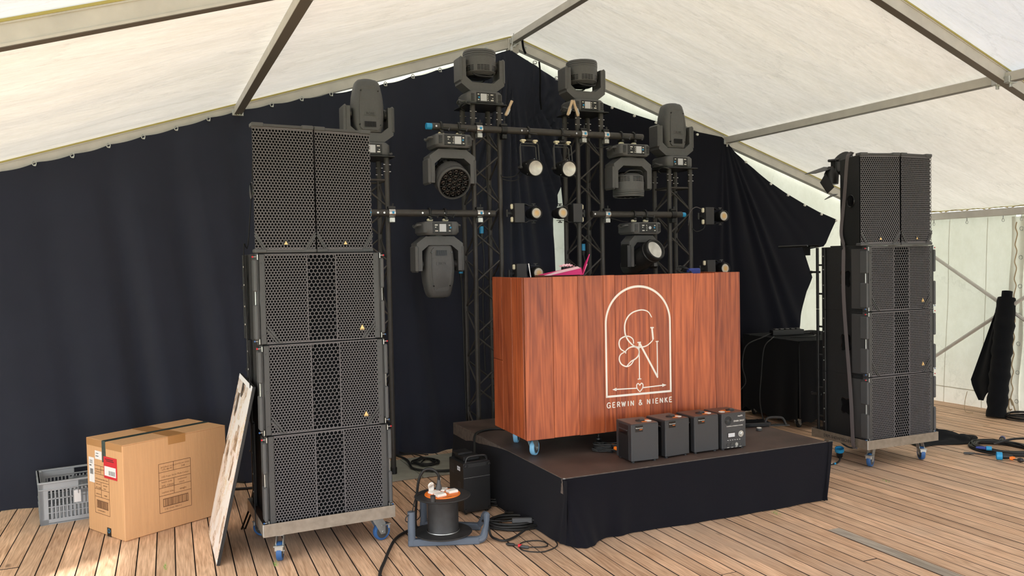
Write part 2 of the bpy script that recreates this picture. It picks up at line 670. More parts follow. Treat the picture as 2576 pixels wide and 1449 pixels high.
def interp(tab, x):
    if x <= tab[0][0]: return tab[0][1]
    for (a, fa), (b, fb) in zip(tab, tab[1:]):
        if x <= b:
            return fa + (fb - fa) * (x - a) / (b - a) if b != a else fb
    return tab[-1][1]


# ================================================================== THE SETTING
# ground outside and under the boards
g = MB().box(-30, -30, -0.32, 40, 40, -0.30).build('ground', 'grass', smooth=0)
g['kind'] = 'structure'

# ---- plank floor
floor = structure('floor')
MB().box(-2.1, -5.0, -0.10, 8.7, 0.48, 0.0).build('near_boards', 'floor', floor, smooth=0)
MB().box(-2.1, 0.48, -0.10, 8.7, 7.25, -0.045).build('joists', 'groove', floor, smooth=0)
FA = -0.0249
PITCH = 0.102
plank_meshes = {}


def plank_mesh(L):
    key = round(L, 1)
    if key not in plank_meshes:
        o = MB().box(0.0019, 0, -0.03, PITCH - 0.0019, key, 0, 0.0015).build('plank', ['floor', 'darkedge'], floor, smooth=0)
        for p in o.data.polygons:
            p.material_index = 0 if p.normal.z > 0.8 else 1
        plank_meshes[key] = o.data
        bpy.data.objects.remove(o)
    return plank_meshes[key]


rnd = random.Random(11)
joint_at = {27: 5.1, 28: 5.1, 40: 3.6, 46: 2.2}
for k in range(0, 104):
    x0 = -0.828 - 12 * PITCH + k * PITCH
    ylo, yhi = 0.48, 7.2
    yj = round(rnd.uniform(1.2, 3.6), 1)
    if rnd.random() < 0.35:
        yj = round(rnd.uniform(4.2, 6.2), 1)
    yj = ylo + round(yj - ylo, 1) + 0.0025
    for a, b in ((ylo, yj - 0.0025), (yj, yhi)):
        L = round(b - a, 1)
        o = bpy.data.objects.new('plank', plank_mesh(L))
        COL.objects.link(o)
        o.parent = floor
        o.location = (x0 + sin(-FA) * a, a, rnd.uniform(-0.0018, 0.0))
        o.rotation_euler = (rnd.uniform(-.0004, .0004), 0, FA)
# one grey repair strip lying flush between the boards near the front
gp = MB().box(0, 0, 0.0005, 0.085, 1.35, 0.0035, 0.001).build('repair_strip', 'greyboard', floor, smooth=0)
gp.location = (3.72, 2.29, 0)
gp.rotation_euler = (0, 0, FA)

# ---- tent
RX, RZ, SL, SR = 3.25, 3.82, 0.319, 0.324
XL, XR = -1.85, 8.38
YG = 7.02


def roof_z(x):
    return RZ - (SL * (RX - x) if x < RX else SR * (x - RX))


def frame_y(i, x):
    if i == 0: return YG
    if i == 1: return 3.62 + (x - XL) / (XR - XL) * 0.36
    return 3.8 - (i - 1) * 3.5


ceiling = structure('ceiling')
# roof sheets, one per bay and slope
for i in range(3):
    for side in (0, 1):
        xa, xb = (XL, RX) if side == 0 else (RX, XR)

        def fn(u, v, i=i, side=side, xa=xa, xb=xb):
            x = xa + (xb - xa) * u
            y = frame_y(i, x) * (1 - v) + frame_y(i + 1, x) * v
            z = roof_z(x)
            edge = min(1, 6 * min(v, 1 - v), 8 * min(u, 1 - u) + 0.2)
            p = Vector((x * 0.9, y * 2.4, i + side * 5))
            w = noise.noise(p) * 0.030 + noise.noise(Vector((x * 0.8 + y * 2.6, (y - x * 0.35) * 1.1, 3 + side))) * 0.018
            z += (w - 0.012 * sin(pi * v)) * edge
            return (x, y, z + 0.012)
        o = MB().grid(fn, 60, 40).build('roof_sheet', 'roof' if i == 0 else 'roofclean', ceiling, smooth=80)
# rafters
for i in range(3):
    for side in (0, 1):
        xa, xb = (XL, RX - 0.02) if side == 0 else (RX + 0.02, XR)
        n = 1
        ya, yb = frame_y(i, xa), frame_y(i, xb)
        za, zb = roof_z(xa), roof_z(xb)
        H = 0.098
        mb = MB()
        for (o0, o1, t0, t1) in ((-0.03, 0.03, -H, -H + 0.012), (-0.024, 0.024, -H + 0.012, -0.012), (-0.03, 0.03, -0.012, 0.0)):
            b = mb._a([(xa, ya + o0, za + t0), (xb, yb + o0, zb + t0), (xb, yb + o1, zb + t0), (xa, ya + o1, za + t0),
                       (xa, ya + o0, za + t1), (xb, yb + o0, zb + t1), (xb, yb + o1, zb + t1), (xa, ya + o1, za + t1)])
            for q in ((0, 3, 2, 1), (4, 5, 6, 7), (0, 1, 5, 4), (1, 2, 6, 5), (2, 3, 7, 6), (3, 0, 4, 7)):
                mb.face([b + j for j in q])
        r = mb.build('rafter', 'frame', ceiling, smooth=0)
        gv = MB()
        b = gv._a([(xa, ya - 0.029, za - H - 0.003), (xb, yb - 0.029, zb - H - 0.003), (xb, yb + 0.029, zb - H - 0.003), (xa, ya + 0.029, za - H - 0.003),
                   (xa, ya - 0.029, za - H + 0.001), (xb, yb - 0.029, zb - H + 0.001), (xb, yb + 0.029, zb - H + 0.001), (xa, ya + 0.029, za - H + 0.001)])
        for q in ((0, 3, 2, 1), (4, 5, 6, 7), (0, 1, 5, 4), (1, 2, 6, 5), (2, 3, 7, 6), (3, 0, 4, 7)):
            gv.face([b + j for j in q])
        gv.build('keder_groove', 'groove', r, smooth=0)
        k = MB()
        b = k._a([(xa, ya - 0.034, za - 0.004), (xb, yb - 0.034, zb - 0.004), (xb, yb + 0.034, zb - 0.004), (xa, ya + 0.034, za - 0.004),
                  (xa, ya - 0.034, za + 0.008), (xb, yb - 0.034, zb + 0.008), (xb, yb + 0.034, zb + 0.008), (xa, ya + 0.034, za + 0.008)])
        for q in ((0, 3, 2, 1), (4, 5, 6, 7), (0, 1, 5, 4), (1, 2, 6, 5), (2, 3, 7, 6), (3, 0, 4, 7)):
            k.face([b + j for j in q])
        k.build('edge_cord', 'keder', r, smooth=0)
        # bolts close to the ridge
        bx = RX + (-0.28 if side == 0 else 0.13)
        yb_ = frame_y(i, bx)
        MB().cyl((bx, yb_ - 0.024, roof_z(bx) - 0.05), (bx, yb_ - 0.036, roof_z(bx) - 0.05), 0.018, n=12).cyl(
            (bx, yb_ - 0.036, roof_z(bx) - 0.05), (bx, yb_ - 0.046, roof_z(bx) - 0.05), 0.009, n=6).build('bolt', 'steel', r)
# ridge joint plate at the gable
MB().box(RX - 0.055, YG - 0.04, RZ - 0.155, RX + 0.055, YG + 0.03, RZ - 0.02, 0.006).build('ridge_plate', 'frame', ceiling)
# purlins
for i in range(2):
    for px, w in ((0.735, 0.05), (RX, 0.05), (5.76, 0.05)):
        y0, y1 = frame_y(i + 1, px), frame_y(i, px)
        z = roof_z(px) - (0.05 if px != RX else 0.03)
        mb = MB()
        mb.box(px - w / 2, y0 + 0.02, z - 0.035, px + w / 2, y1 - 0.02, z + 0.03, 0.004)
        mb.box(px - w / 2 - 0.004, y0 + 0.021, z - 0.038, px + w / 2 + 0.004, y1 - 0.021, z - 0.028)
        p = mb.build('purlin', 'frame', ceiling, smooth=0)
        MB().box(px - w / 2 - 0.003, y0 + 0.022, z - 0.041, px + w / 2 + 0.003, y1 - 0.022, z - 0.0375).build('keder_groove', 'groove', p, smooth=0)
        for yy, sg in ((y1, -1), (y0, 1)):
            MB().box(px - 0.045, yy + sg * 0.026, z - 0.05, px + 0.045, yy + sg * 0.07, z + 0.0, 0.004).cyl(
                (px, yy + sg * 0.05, z - 0.075), (px, yy + sg * 0.05, z - 0.04), 0.012, n=8).build('bracket', 'steel', p)
# eave beams along the right side, and the rope of the sidewall
eb = MB()
eb.box(XR - 0.09, 0.3, 2.075, XR - 0.03, YG, 2.155, 0.006)
eb.build('eave_beam', 'frame', ceiling, smooth=0)
MB().box(XL + 0.03, 0.3, 2.055, XL + 0.09, YG, 2.135, 0.006).build('eave_beam', 'frame', ceiling, smooth=0)
MB().box(XR - 0.02, 3.8, 2.165, XR - 0.01, YG, 2.195).build('edge_cord', 'keder', ceiling, smooth=0)
rp = []
for i in range(24):
    rp.append((XR - 0.03, YG - 0.15 - i * 0.13, 2.16 + (0.02 if i % 2 else -0.005)))
MB().tube(rp, 0.004, 6).build('lacing_rope', 'rope', ceiling)
# posts of the gable frame and the next frame
for x, y in ((XR - 0.06, YG), (XR - 0.06, 3.98), (XL + 0.06, YG), (XL + 0.06, 3.62), (XR - 0.06, 0.3), (XL + 0.06, 0.3)):
    MB().box(x - 0.045, y - 0.03, -0.02, x + 0.045, y + 0.03, 2.15, 0.004).build('post', 'frame', ceiling, smooth=0)

# ---- gable wall behind the curtains
wb = structure('wall_back')


def gw(u, v):
    x = XL + (XR - XL) * u
    z = v * (roof_z(x) - 0.02) - 0.02 * (1 - v)
    return (x, 7.11 + 0.02 * noise.noise(Vector((x * 1.5, z * 1.5, 0))), z)


mb = MB()
for i0, i1 in ((XL, RX), (RX, XR)):
    mb.grid(lambda u, v: gw((i0 + (i1 - i0) * u - XL) / (XR - XL), v), 40, 30)
mb.build('gable_sheet', 'wallpvc', wb, smooth=80)

# ---- unseen end gable added behind the camera, open below to let in low light
wf = structure('wall_front_unseen')
mb = MB()
for i0, i1 in ((XL, RX), (RX, XR)):
    mb.grid(lambda u, v: (i0 + (i1 - i0) * u, -3.2, 2.1 + v * (roof_z(i0 + (i1 - i0) * u) - 2.12)), 12, 10)
mb.build('gable_sheet', 'wallpvc', wf, smooth=80)

# ---- right sidewall
wr = structure('wall_right')


def wall_x(y, z):
    return 8.25 + 0.10 * (z / 2.1) + 0.018 * noise.noise(Vector((y * 0.9, z * 1.3, 4)))


for y0, y1 in ((5.50, 7.09), (3.6, 5.44), (0.3, 3.6), (-3.2, 0.3)):
    MB().grid(lambda u, v: (wall_x(y0 + (y1 - y0) * u, v * 2.1), y0 + (y1 - y0) * u, v * 2.1 - 0.01 * (1 - v)), 24, 20).build('wall_sheet', 'wallpvc', wr, smooth=80)
# overlap flap with lacing
MB().grid(lambda u, v: (wall_x(5.4 + 0.14 * u, v * 2.08) - 0.012 - 0.008 * sin(9 * v + u), 5.40 + 0.14 * u + 0.012 * sin(13 * v), v * 2.06), 6, 30).build('wall_flap', 'wallpvc', wr, smooth=80)
lc = [(wall_x(5.45, 2.0 - k * 0.06) - 0.035, 5.47 + 0.012 * sin(k * 2.1), 2.0 - k * 0.06) for k in range(33)]
MB().tube(spline(lc, 3), 0.006, 6).build('lacing_rope', 'rope', wr)
kn = [(8.2 + 0.05 * cos(t) * 0.4, 5.45 + 0.05 * cos(t), 0.09 + 0.06 * sin(t * 1.5)) for t in [q * 0.6 for q in range(14)]]
MB().tube(spline(kn, 4), 0.007, 6).build('rope_knot', 'rope', wr)
for k in range(7):
    z = 1.93 - k * 0.3
    MB().tube([(wall_x(5.42, z) - 0.03, 5.42 + 0.02 * cos(t), z + 0.02 * sin(t)) for t in [q * pi / 5 for q in range(10)]], 0.0035, 6, closed=True).build('eyelet', 'steel', wr)
for yy in (6.265, 5.814, 6.7, 4.9, 4.4):
    MB().grid(lambda u, v: (wall_x(yy + 0.008 * u, v * 2.08) - 0.003, yy + 0.008 * u, v * 2.06), 1, 30).build('seam', 'wallpvc', wr, smooth=80)
MB().grid(lambda u, v: (wall_x(5.5 + 1.5 * u, 0.16 + 0.02 * v) - 0.004, 5.5 + 1.5 * u, 0.17 + 0.012 * v), 24, 1).build('seam', 'wallpvc', wr, smooth=80)
for yy in (6.442, 6.032, 5.619, 5.423, 5.0, 4.6):
    MB().cyl((8.31, yy, 2.08), (8.31, yy, 2.04), 0.005, n=6).tube([(8.31, yy + 0.014 * cos(t), 2.027 + 0.016 * sin(t)) for t in [q * pi / 5 for q in range(10)]], 0.0035, 5, closed=True).build('hook', 'steel', wr)
# crossed braces
br = MB().tube([(8.2, 7.0, 2.02), (8.2, 6.34, 1.642), (8.2, 5.324, 0.99), (8.2, 4.2, 0.3)], 0.019, 8).build('brace', 'frame', wr)
MB().tube([(8.16, 6.9, 0.2), (8.16, 6.344, 0.50), (8.16, 5.324, 1.2), (8.16, 4.1, 2.04)], 0.019, 8).build('brace', 'frame', wr)

# ---- left sidewall: closed beside the stage, open in front of it
wl = structure('wall_left')
MB().grid(lambda u, v: (XL + 0.05 + 0.02 * noise.noise(Vector((u * 4, v * 3, 1))), 4.20 + 2.89 * u, 2.1 * v), 24, 16).build('wall_sheet', 'leftpvc', wl, smooth=80)

# ---- black curtains
LT = [(-1.9, 2.12), (-0.943, 2.408), (-0.721, 2.482), (-0.471, 2.551), (-0.223, 2.637), (0.022, 2.715), (0.262, 2.793), (0.505, 2.882), (0.739, 2.964),
      (1.002, 3.026), (1.248, 3.092), (1.497, 3.149), (1.975, 3.269), (2.229, 3.355), (2.486, 3.433), (2.7, 3.515), (3.2, 3.688),
      (3.431, 3.578), (3.664, 3.457), (3.79, 3.388)]
LR = [(0, 3.66), (0.4, 3.61), (0.457, 3.60), (0.56, 3.585), (0.64, 3.635), (0.725, 3.70), (0.95, 3.78), (1, 3.79)]


def lcurt(u, v):
    xr = interp(LR, v)
    x = -1.9 + (xr + 1.9) * u
    zt = interp(LT, x)
    hk = 0.012 * abs(sin((x + 0.943) / 0.243 * pi)) if x < 3.1 else 0.01
    z = v * (zt - hk) + 0.004
    base = 6.955 - (0.38 if x < 0.8 else max(0.16, 0.40 - 0.3 * (x - 0.8))) * (1 - v) ** 1.3
    # broad soft folds, stronger low and towards the stack
    s = (1 - v) ** 0.7
    p = x + 0.32 * (v - 0.5)
    amp = 0.010 + 0.055 * s * (1 / (1 + math.exp(-(x + 0.35) * 6)) if x < 2 else 0.45)
    y = base - amp * sin(p * 12.5 + 0.8 * sin(p * 3.1)) - 0.3 * amp * sin(p * 27 + 1)
    y -= 0.012 * noise.noise(Vector((x * 2.3, 0.6 * z, 1)))
    if v < 0.05:
        y -= 0.03 * (0.05 - v) / 0.05 * (0.6 + 0.4 * sin(x * 9))
    if x > 2.75:
        th = atan2(x - 3.2, 3.75 - z)
        d = sqrt((x - 3.2) ** 2 + (3.75 - z) ** 2)
        k = min(1, d / 0.9) * min(1, (x - 2.75) / 0.2)
        y += -0.052 * k * (0.5 + 0.5 * sin(th * 75 + 1.2 * sin(th * 21))) + 0.03 * k
    return (x, min(y, 6.958), z)


mb = MB().grid(lcurt, 420, 70)
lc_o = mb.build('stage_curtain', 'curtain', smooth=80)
tag(lc_o, 'wide black curtain hung across the gable from the left edge to the ridge', 'curtain', 'black curtains on the gable')
for x, z in [(-0.721, 2.482), (-0.471, 2.551), (-0.223, 2.637), (0.022, 2.715), (0.262, 2.793), (0.505, 2.882), (0.739, 2.94), (1.002, 3.026), (1.248, 3.092), (1.497, 3.149), (1.975, 3.269), (2.229, 3.355), (2.486, 3.433)]:
    MB().tube([(x + 0.013 * cos(t), 6.93, z - 0.004 + 0.018 * sin(t)) for t in [q * pi / 5 for q in range(10)]], 0.004, 6, closed=True).cyl((x + 0.006, 6.925, z - 0.02), (x + 0.006, 6.915, z - 0.02), 0.007, n=8).build('curtain_hook', 'steel', lc_o)

RT = [(3.64, 3.45), (3.772, 3.388), (4.292, 3.229), (4.554, 3.162), (4.814, 3.108), (5.334, 3.025), (5.7, 2.98), (5.897, 2.804), (6.327, 2.518), (6.573, 2.396),
      (6.818, 2.288), (7.069, 2.187), (7.333, 2.101)]
RE = [(0, 6.62), (0.30, 6.66), (0.807, 6.696), (1.276, 6.843), (1.441, 6.941), (1.765, 6.825), (1.785, 7.12), (1.821, 7.164), (2.101, 7.333)]
RL = [(0, 3.765), (1.5, 3.757), (1.9, 3.764), (2.4, 3.766), (2.52, 3.71), (3.0, 3.66), (3.45, 3.64)]


def rcurt(u, v):
    # rows stay level; columns run between the two edges; the top is cut by the sagging head line
    if v < 0.6:
        z = 2.101 * v / 0.6
        x0, x1 = interp(RL, z), interp(RE, z)
        xm = x0 + (7.333 - x0) * 0.72
        ub = u / 0.72
        x = x0 + (xm - x0) * ub if u < 0.72 else xm + (x1 - xm) * (u - 0.72) / 0.28
    else:
        w = (v - 0.6) / 0.4
        xb0, xb1 = interp(RL, 2.101), interp(RE, 2.101)
        xb = xb0 + (xb1 - xb0) * u
        xt = 3.64 + (7.333 - 3.64) * u
        x = xb + (xt - xb) * w
        z = 2.101 + (interp(RT, xt) - 2.101) * w
    y = 6.975 - 0.06 * max(0, 1 - z / 3.4) ** 1.5
    th = atan2(x - 5.72, 3.1 - z)
    d = sqrt((x - 5.72) ** 2 + (3.05 - z) ** 2)
    k = min(1, d / 0.8) * max(0.12, 1 - abs(th - 0.22) / 0.55) * (1 if th > -0.12 else 0.35)
    y += -0.045 * k * (0.5 + 0.5 * sin(th * 46 + 1.5 * sin(th * 17))) - 0.01 * noise.noise(Vector((x * 2, z, 2)))
    y += 0.03 * max(0, min(1, (4.0 - x) / 0.2))
    return (x, min(6.992, y), z + 0.004)


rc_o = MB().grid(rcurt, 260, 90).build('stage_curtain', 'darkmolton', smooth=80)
tag(rc_o, 'black curtain right of the white slit, its top sagging towards the right stack', 'curtain', 'black curtains on the gable')
for x, z in [(4.292, 3.20), (4.554, 3.135), (4.814, 3.08), (5.334, 2.985), (5.98, 2.72), (6.327, 2.49), (6.573, 2.37), (6.818, 2.262), (7.069, 2.162), (7.30, 2.09)]:
    MB().cyl((x, 6.93, z), (x, 6.915, z), 0.013, n=10).cyl((x, 6.915, z), (x, 6.912, z), 0.006, n=8).build('eyelet', 'white', rc_o)
for x, z in [(3.431, 3.57), (3.664, 3.44)]:
    MB().tube([(x + 0.02 * cos(t), 6.90, z + 0.014 * sin(t)) for t in [q * pi / 5 for q in range(10)]], 0.005, 6, closed=True).cyl((x - 0.015, 6.9, z - 0.015), (x - 0.015, 6.885, z - 0.015), 0.009, n=8).build('curtain_hook', 'steel', lc_o)
# tie straps by the ridge
ds = MB().tube(spline([(3.30, 6.9, 3.80), (3.31, 6.9, 3.70), (3.33, 6.89, 3.64)], 5), 0.011, 6).build('tie_strap', 'blackcloth')
tag(ds, 'short black tie strap hanging just under the ridge joint', 'strap')
ds = MB().tube(spline([(3.46, 6.87, 3.57), (3.465, 6.86, 3.45), (3.46, 6.86, 3.25), (3.47, 6.86, 3.12)], 5), [0.009] * 16, 6).build('tie_strap', 'blackcloth')
tag(ds, 'long black tie strap dangling in front of the curtain folds beside the ridge', 'strap')
wire = MB().tube([(3.18, 6.88, 3.68), (3.22, 6.88, 3.90)], 0.005, 6).tube([(3.18, 6.88, 3.68), (3.34, 6.88, 3.80)], 0.005, 6).cyl((3.18, 6.88, 3.65), (3.18, 6.88, 3.69), 0.012, n=8).build('tension_wire', 'steel')
tag(wire, 'steel tension wires meeting in a shackle below the ridge joint', 'wire')
hk = MB().tube([(3.79 + 0.055 * cos(t), 6.85, 3.26 + 0.055 * sin(t)) for t in [1.9 + q * 0.35 for q in range(13)]], 0.01, 7).cyl((3.77, 6.85, 3.31), (3.76, 6.85, 3.40), 0.012, n=8).tube(spline([(3.67, 6.88, 3.42), (3.74, 6.87, 3.44), (3.77, 6.86, 3.38)], 4), 0.006, 6).build('cable_hook', 'lampbody')
tag(hk, 'open grey cable hook hanging from the curtain left of the tall lamp', 'hook')


# ================================================================== SPEAKERS
def hexgrid(mb, x0, x1, z0, z1, y, pitch, bar, depth=0.0022):
    """real perforated sheet: hexagonal openings, points up, facing -y"""
    R = pitch / sqrt(3)
    ri = (pitch - bar) / sqrt(3)
    dz = 1.5 * R
    nr = int((z1 - z0) / dz) + 2
    nc = int((x1 - x0) / pitch) + 2
    zc0 = z0 + ((z1 - z0) - (nr - 2) * dz) / 2
    A = [(sin(pi / 3 * k), cos(pi / 3 * k)) for k in range(6)]
    cx_ = lambda v: min(max(v, x0), x1)
    cz_ = lambda v: min(max(v, z0), z1)
    for r in range(nr):
        zc = zc0 + (r - 0.5) * dz
        for c in range(nc):
            xc = x0 + (c + (0.5 if r % 2 else 0)) * pitch
            if xc - pitch / 2 > x1 or zc - R > z1 or zc + R < z0 or xc + pitch / 2 < x0:
                continue
            out = [(cx_(xc + R * a), y, cz_(zc + R * b)) for a, b in A]
            inn = [(cx_(xc + ri * a), y, cz_(zc + ri * b)) for a, b in A]
            bk = [(p[0], y + depth, p[2]) for p in inn]
            b0 = mb._a(out + inn + bk)
            for k in range(6):
                j = (k + 1) % 6
                mb.face([b0 + k, b0 + 6 + k, b0 + 6 + j, b0 + j])
                mb.face([b0 + 6 + k, b0 + 12 + k, b0 + 12 + j, b0 + 6 + j])


def make_sub(label, badge=True):
    """subwoofer: front face at y=0, bottom at z=0, centred on x"""
    Wd, Hh, D = 0.70, 0.5125, 0.50
    t = thing('subwoofer', label, 'speaker')
    MB().box(-Wd / 2 + .012, 0.03, 0.0, Wd / 2 - .012, D, Hh + 0.002, 0.002).build('cabinet', 'cab', t)
    MB().box(-0.315, 0.012, 0.006, 0.315, 0.03, Hh - 0.006).build('foam', 'foam', t, smooth=0)
    gx0, gx1, d1, d2 = -0.312, 0.312, -0.078, 0.087
    z0, z1 = 0.006, Hh - 0.006
    gm = MB()
    hexgrid(gm, gx0, d1, z0, z1, 0.0, 0.0170, 0.0047)
    hexgrid(gm, d2, gx1, z0, z1, 0.0, 0.0164, 0.0045)
    gm.build('side_grille', 'grille', t, smooth=0, kind='stuff')
    gm = MB()
    hexgrid(gm, d1, d2, z0, z1, 0.0, 0.0236, 0.0042)
    gm.build('centre_grille', 'grille', t, smooth=0, kind='stuff')
    for x in (d1, d2):
        MB().box(x - 0.0028, -0.003, z0, x + 0.0028, 0.006, z1, 0.001).build('grille_divider', 'grille', t, smooth=0)
    MB().box(gx0, -0.001, z1 - 0.003, gx1, 0.02, z1 + 0.003).build('grille_edge', 'grille', t, smooth=0)
    MB().box(gx0, -0.001, z0 - 0.003, gx1, 0.02, z0 + 0.003).build('grille_edge', 'grille', t, smooth=0)
    for s in (-1, 1):
        st = MB().box(s * 0.312, -0.004, 0.003, s * 0.344, 0.03, Hh - 0.003, 0.003).build('side_strip', 'rail', t)
        for z in (0.05, 0.25, 0.46):
            MB().cyl((s * 0.327, -0.004, z), (s * 0.327, -0.0075, z), 0.006, n=10).build('screw', 'rail', st)
        fr = MB().box(s * 0.344, 0.006, 0.0, s * 0.358, 0.05, Hh, 0.002).box(s * 0.352, 0.0, 0.02, s * 0.360, 0.16, Hh - 0.02, 0.002)
        fr.build('flank_frame', 'rail', t)
        for za, zb in ((0.03, 0.225), (0.30, 0.478)):
            MB().box(s * 0.353, -0.012, za, s * 0.3735, 0.062, zb, 0.006).build('bumper', 'bumper', t)
        # rod between the bumpers
        MB().cyl((s * 0.364, 0.012, 0.22), (s * 0.364, 0.012, 0.31), 0.004, n=8).build('rigging_rod', 'steel', t)
        # slot with pin and coloured heads at the foot and the head of the rail
        for z, c in ((0.022, 'blue'), (Hh - 0.018, 'red')):
            p = MB().box(s * 0.346, -0.003, z - 0.02, s * 0.356, 0.004, z + 0.02, 0.002).build('pin_slot', 'blkgloss', t)
            MB().cyl((s * 0.351, -0.006, z - 0.017), (s * 0.351, -0.006, z + 0.012), 0.003, n=8).cyl((s * 0.356, 0.004, z), (s * 0.374, 0.004, z), 0.0028, n=8).build('pin', 'steel', p)
            MB().lathe([(0.0, -0.006), (0.005, -0.003), (0.005, 0.003), (0, 0.006)], 8, False).build('pin_head', 'bluewheel' if c == 'blue' else 'red', p, loc=(s * 0.376, 0.004, z))
        # deeper frame at the back of the flank
        MB().box(s * 0.345, 0.44, 0.0, s * 0.362, 0.47, Hh, 0.003).box(s * 0.345, 0.52, 0.0, s * 0.36, 0.545, Hh, 0.003).box(
            s * 0.345, 0.46, 0.12, s * 0.357, 0.53, 0.135).box(s * 0.345, 0.46, 0.36, s * 0.357, 0.53, 0.375).build('rear_rail', 'blk', t)
        for z in (0.09, 0.2, 0.33, 0.44):
            MB().lathe([(0, 0), (0.006, 0), (0.005, 0.004), (0, 0.005)], 8, False).build('bolt', 'steel', t, loc=(s * 0.362, 0.456, z)).rotation_euler = (0, s * pi / 2, 0)
        # pin arm reaching back
        MB().box(s * 0.346, 0.50, 0.300, s * 0.353, 0.60, 0.318, 0.003).cyl((s * 0.349, 0.598, 0.309), (s * 0.349, 0.615, 0.309), 0.012, n=8).build('pin_arm', 'blk', t)
        # moulded handle recess on the flank with a star outline
        pts = []
        for k in range(32):
            a = 2 * pi * k / 32
            rr = 0.050 * (1 + 0.20 * cos(4 * a + pi)) * (1.0 if k % 2 else 0.985)
            pts.append((0.24 + rr * 0.95 * cos(a), 0.255 + rr * 1.25 * sin(a)))
        h = MB()
        b = h._a([(s * 0.3390, y, z) for y, z in pts] + [(s * 0.3415, 0.24 + (y - 0.24) * 1.14, 0.255 + (z - 0.255) * 1.12) for y, z in pts])
        for k in range(32):
            j = (k + 1) % 32
            h.face([b + k, b + j, b + 32 + j, b + 32 + k])
        h.face([b + k for k in range(32)])
        h.build('handle', 'blkgloss', t)
    if badge:
        for s in (-1, 1):
            c = MB()
            for off in (0.0, 0.017):
                pa, pb = (s * (0.312 - 0.0), 0.085 + off * 1.4), (s * (0.312 - 0.062 - off), 0.004)
                nx, nz = (pb[1] - pa[1]), -(pb[0] - pa[0])
                l = sqrt(nx * nx + nz * nz)
                nx, nz = nx / l * 0.0042, nz / l * 0.0042
                c.prism([(pa[0] + nx, pa[1] + nz), (pb[0] + nx, pb[1] + nz), (pb[0] - nx, pb[1] - nz), (pa[0] - nx, pa[1] - nz)], -0.006, 0.0)
            c.build('corner_brace', 'rail', t)
        lg = MB().prism([(0.222, 0.062), (0.248, 0.062), (0.235, 0.087)], -0.0045, 0.001).build('badge', 'gold', t, smooth=0)
        MB().box(0.221, -0.0046, 0.0575, 0.249, 0.0, 0.0595).build('badge_bar', 'gold', lg, smooth=0)
    return t


def make_top(label, w=0.345):
    """tall full-range cabinet, wedge plan; front at y=0, left front corner at x=0"""
    Hh, D = 0.722, 0.40
    t = thing('full_range_speaker', label, 'speaker')
    b = MB()
    f, k = 0.018, 0.085
    q = b._a([(0.006, f, 0.01), (w - 0.006, f, 0.01), (w - k, D, 0.01), (k, D, 0.01), (0.006, f, Hh - 0.01), (w - 0.006, f, Hh - 0.01), (w - k, D, Hh - 0.01), (k, D, Hh - 0.01)])
    for c in ((0, 3, 2, 1), (4, 5, 6, 7), (0, 1, 5, 4), (1, 2, 6, 5), (2, 3, 7, 6), (3, 0, 4, 7)):
        b.face([q + i for i in c])
    b.build('cabinet', 'cab', t, smooth=0)
    MB().box(0.006, 0.010, 0.016, w - 0.006, 0.018, Hh - 0.016).build('foam', 'foam', t, smooth=0)
    gm = MB()
    hexgrid(gm, 0.003, w - 0.003, 0.022, Hh - 0.024, 0.0, 0.0178, 0.0052)
    gm.box(0.003, -0.001, 0.016, w - 0.003, 0.012, 0.024)
    gm.box(0.003, -0.001, Hh - 0.028, w - 0.003, 0.012, Hh - 0.02)
    gm.build('front_grille', 'grille', t, smooth=0, kind='stuff')
    for z0 in (0.0, Hh - 0.019):
        MB().box(0, -0.004, z0, w, 0.05, z0 + 0.017, 0.003).build('end_cap', 'rail', t)
        for x0 in (-0.001, w - 0.067):
            MB().box(x0, -0.009, z0 - 0.003 if z0 else z0 - 0.0, x0 + 0.068, 0.06, z0 + 0.022, 0.005).build('corner_guard', 'bumper', t)
    for s, xe in ((-1, 0.0), (1, w)):
        c = MB()
        for off in (0.0, 0.016):
            pa, pb = (xe - s * 0.002, 0.098 + off), (xe - s * (0.050 + off * 0.8), 0.018)
            nx, nz = (pb[1] - pa[1]), -(pb[0] - pa[0])
            l = sqrt(nx * nx + nz * nz)
            nx, nz = nx / l * 0.004, nz / l * 0.004
            c.prism([(pa[0] + nx, pa[1] + nz), (pb[0] + nx, pb[1] + nz), (pb[0] - nx, pb[1] - nz), (pa[0] - nx, pa[1] - nz)], -0.006, 0.0)
        c.build('corner_brace', 'rail', t)
    p = MB().box(w / 2 - 0.015, -0.005, 0.042, w / 2 + 0.015, 0.0, 0.070, 0.001).build('badge', 'blk', t)
    MB().prism([(w / 2 - 0.011, 0.046), (w / 2 + 0.011, 0.046), (w / 2, 0.066)], -0.0065, -0.004).build('badge_triangle', 'gold', p, smooth=0)
    # round connector dish on the flank
    for xs, ang in ((0.024, -1), (w - 0.024, 1)):
        MB().lathe([(0.0, 0), (0.04, 0.0), (0.047, 0.004), (0.05, 0.0)], 24, False).build('flank_dish', 'blkgloss', t, loc=(xs + (0.004 if ang < 0 else -0.004) * 0, 0.16, 0.36)).rotation_euler = (0, ang * pi / 2, 0)
    return t


SUBZ = 0.2075
subL = []
base_sub = make_sub('black subwoofer topmost in the left stack, carrying the two tall cabinets')
base_low = make_sub('black subwoofer without corner braces at the foot of the left stack', badge=False)
AX, AY, AYAW = 0.5603, 4.6449, 0.0296
BX, BY, BYAW = 5.0879, 4.5289, -0.0313


def on_trolley(x, y, a, u, v):
    return (x + u * cos(a) - v * sin(a), y + u * sin(a) + v * cos(a))


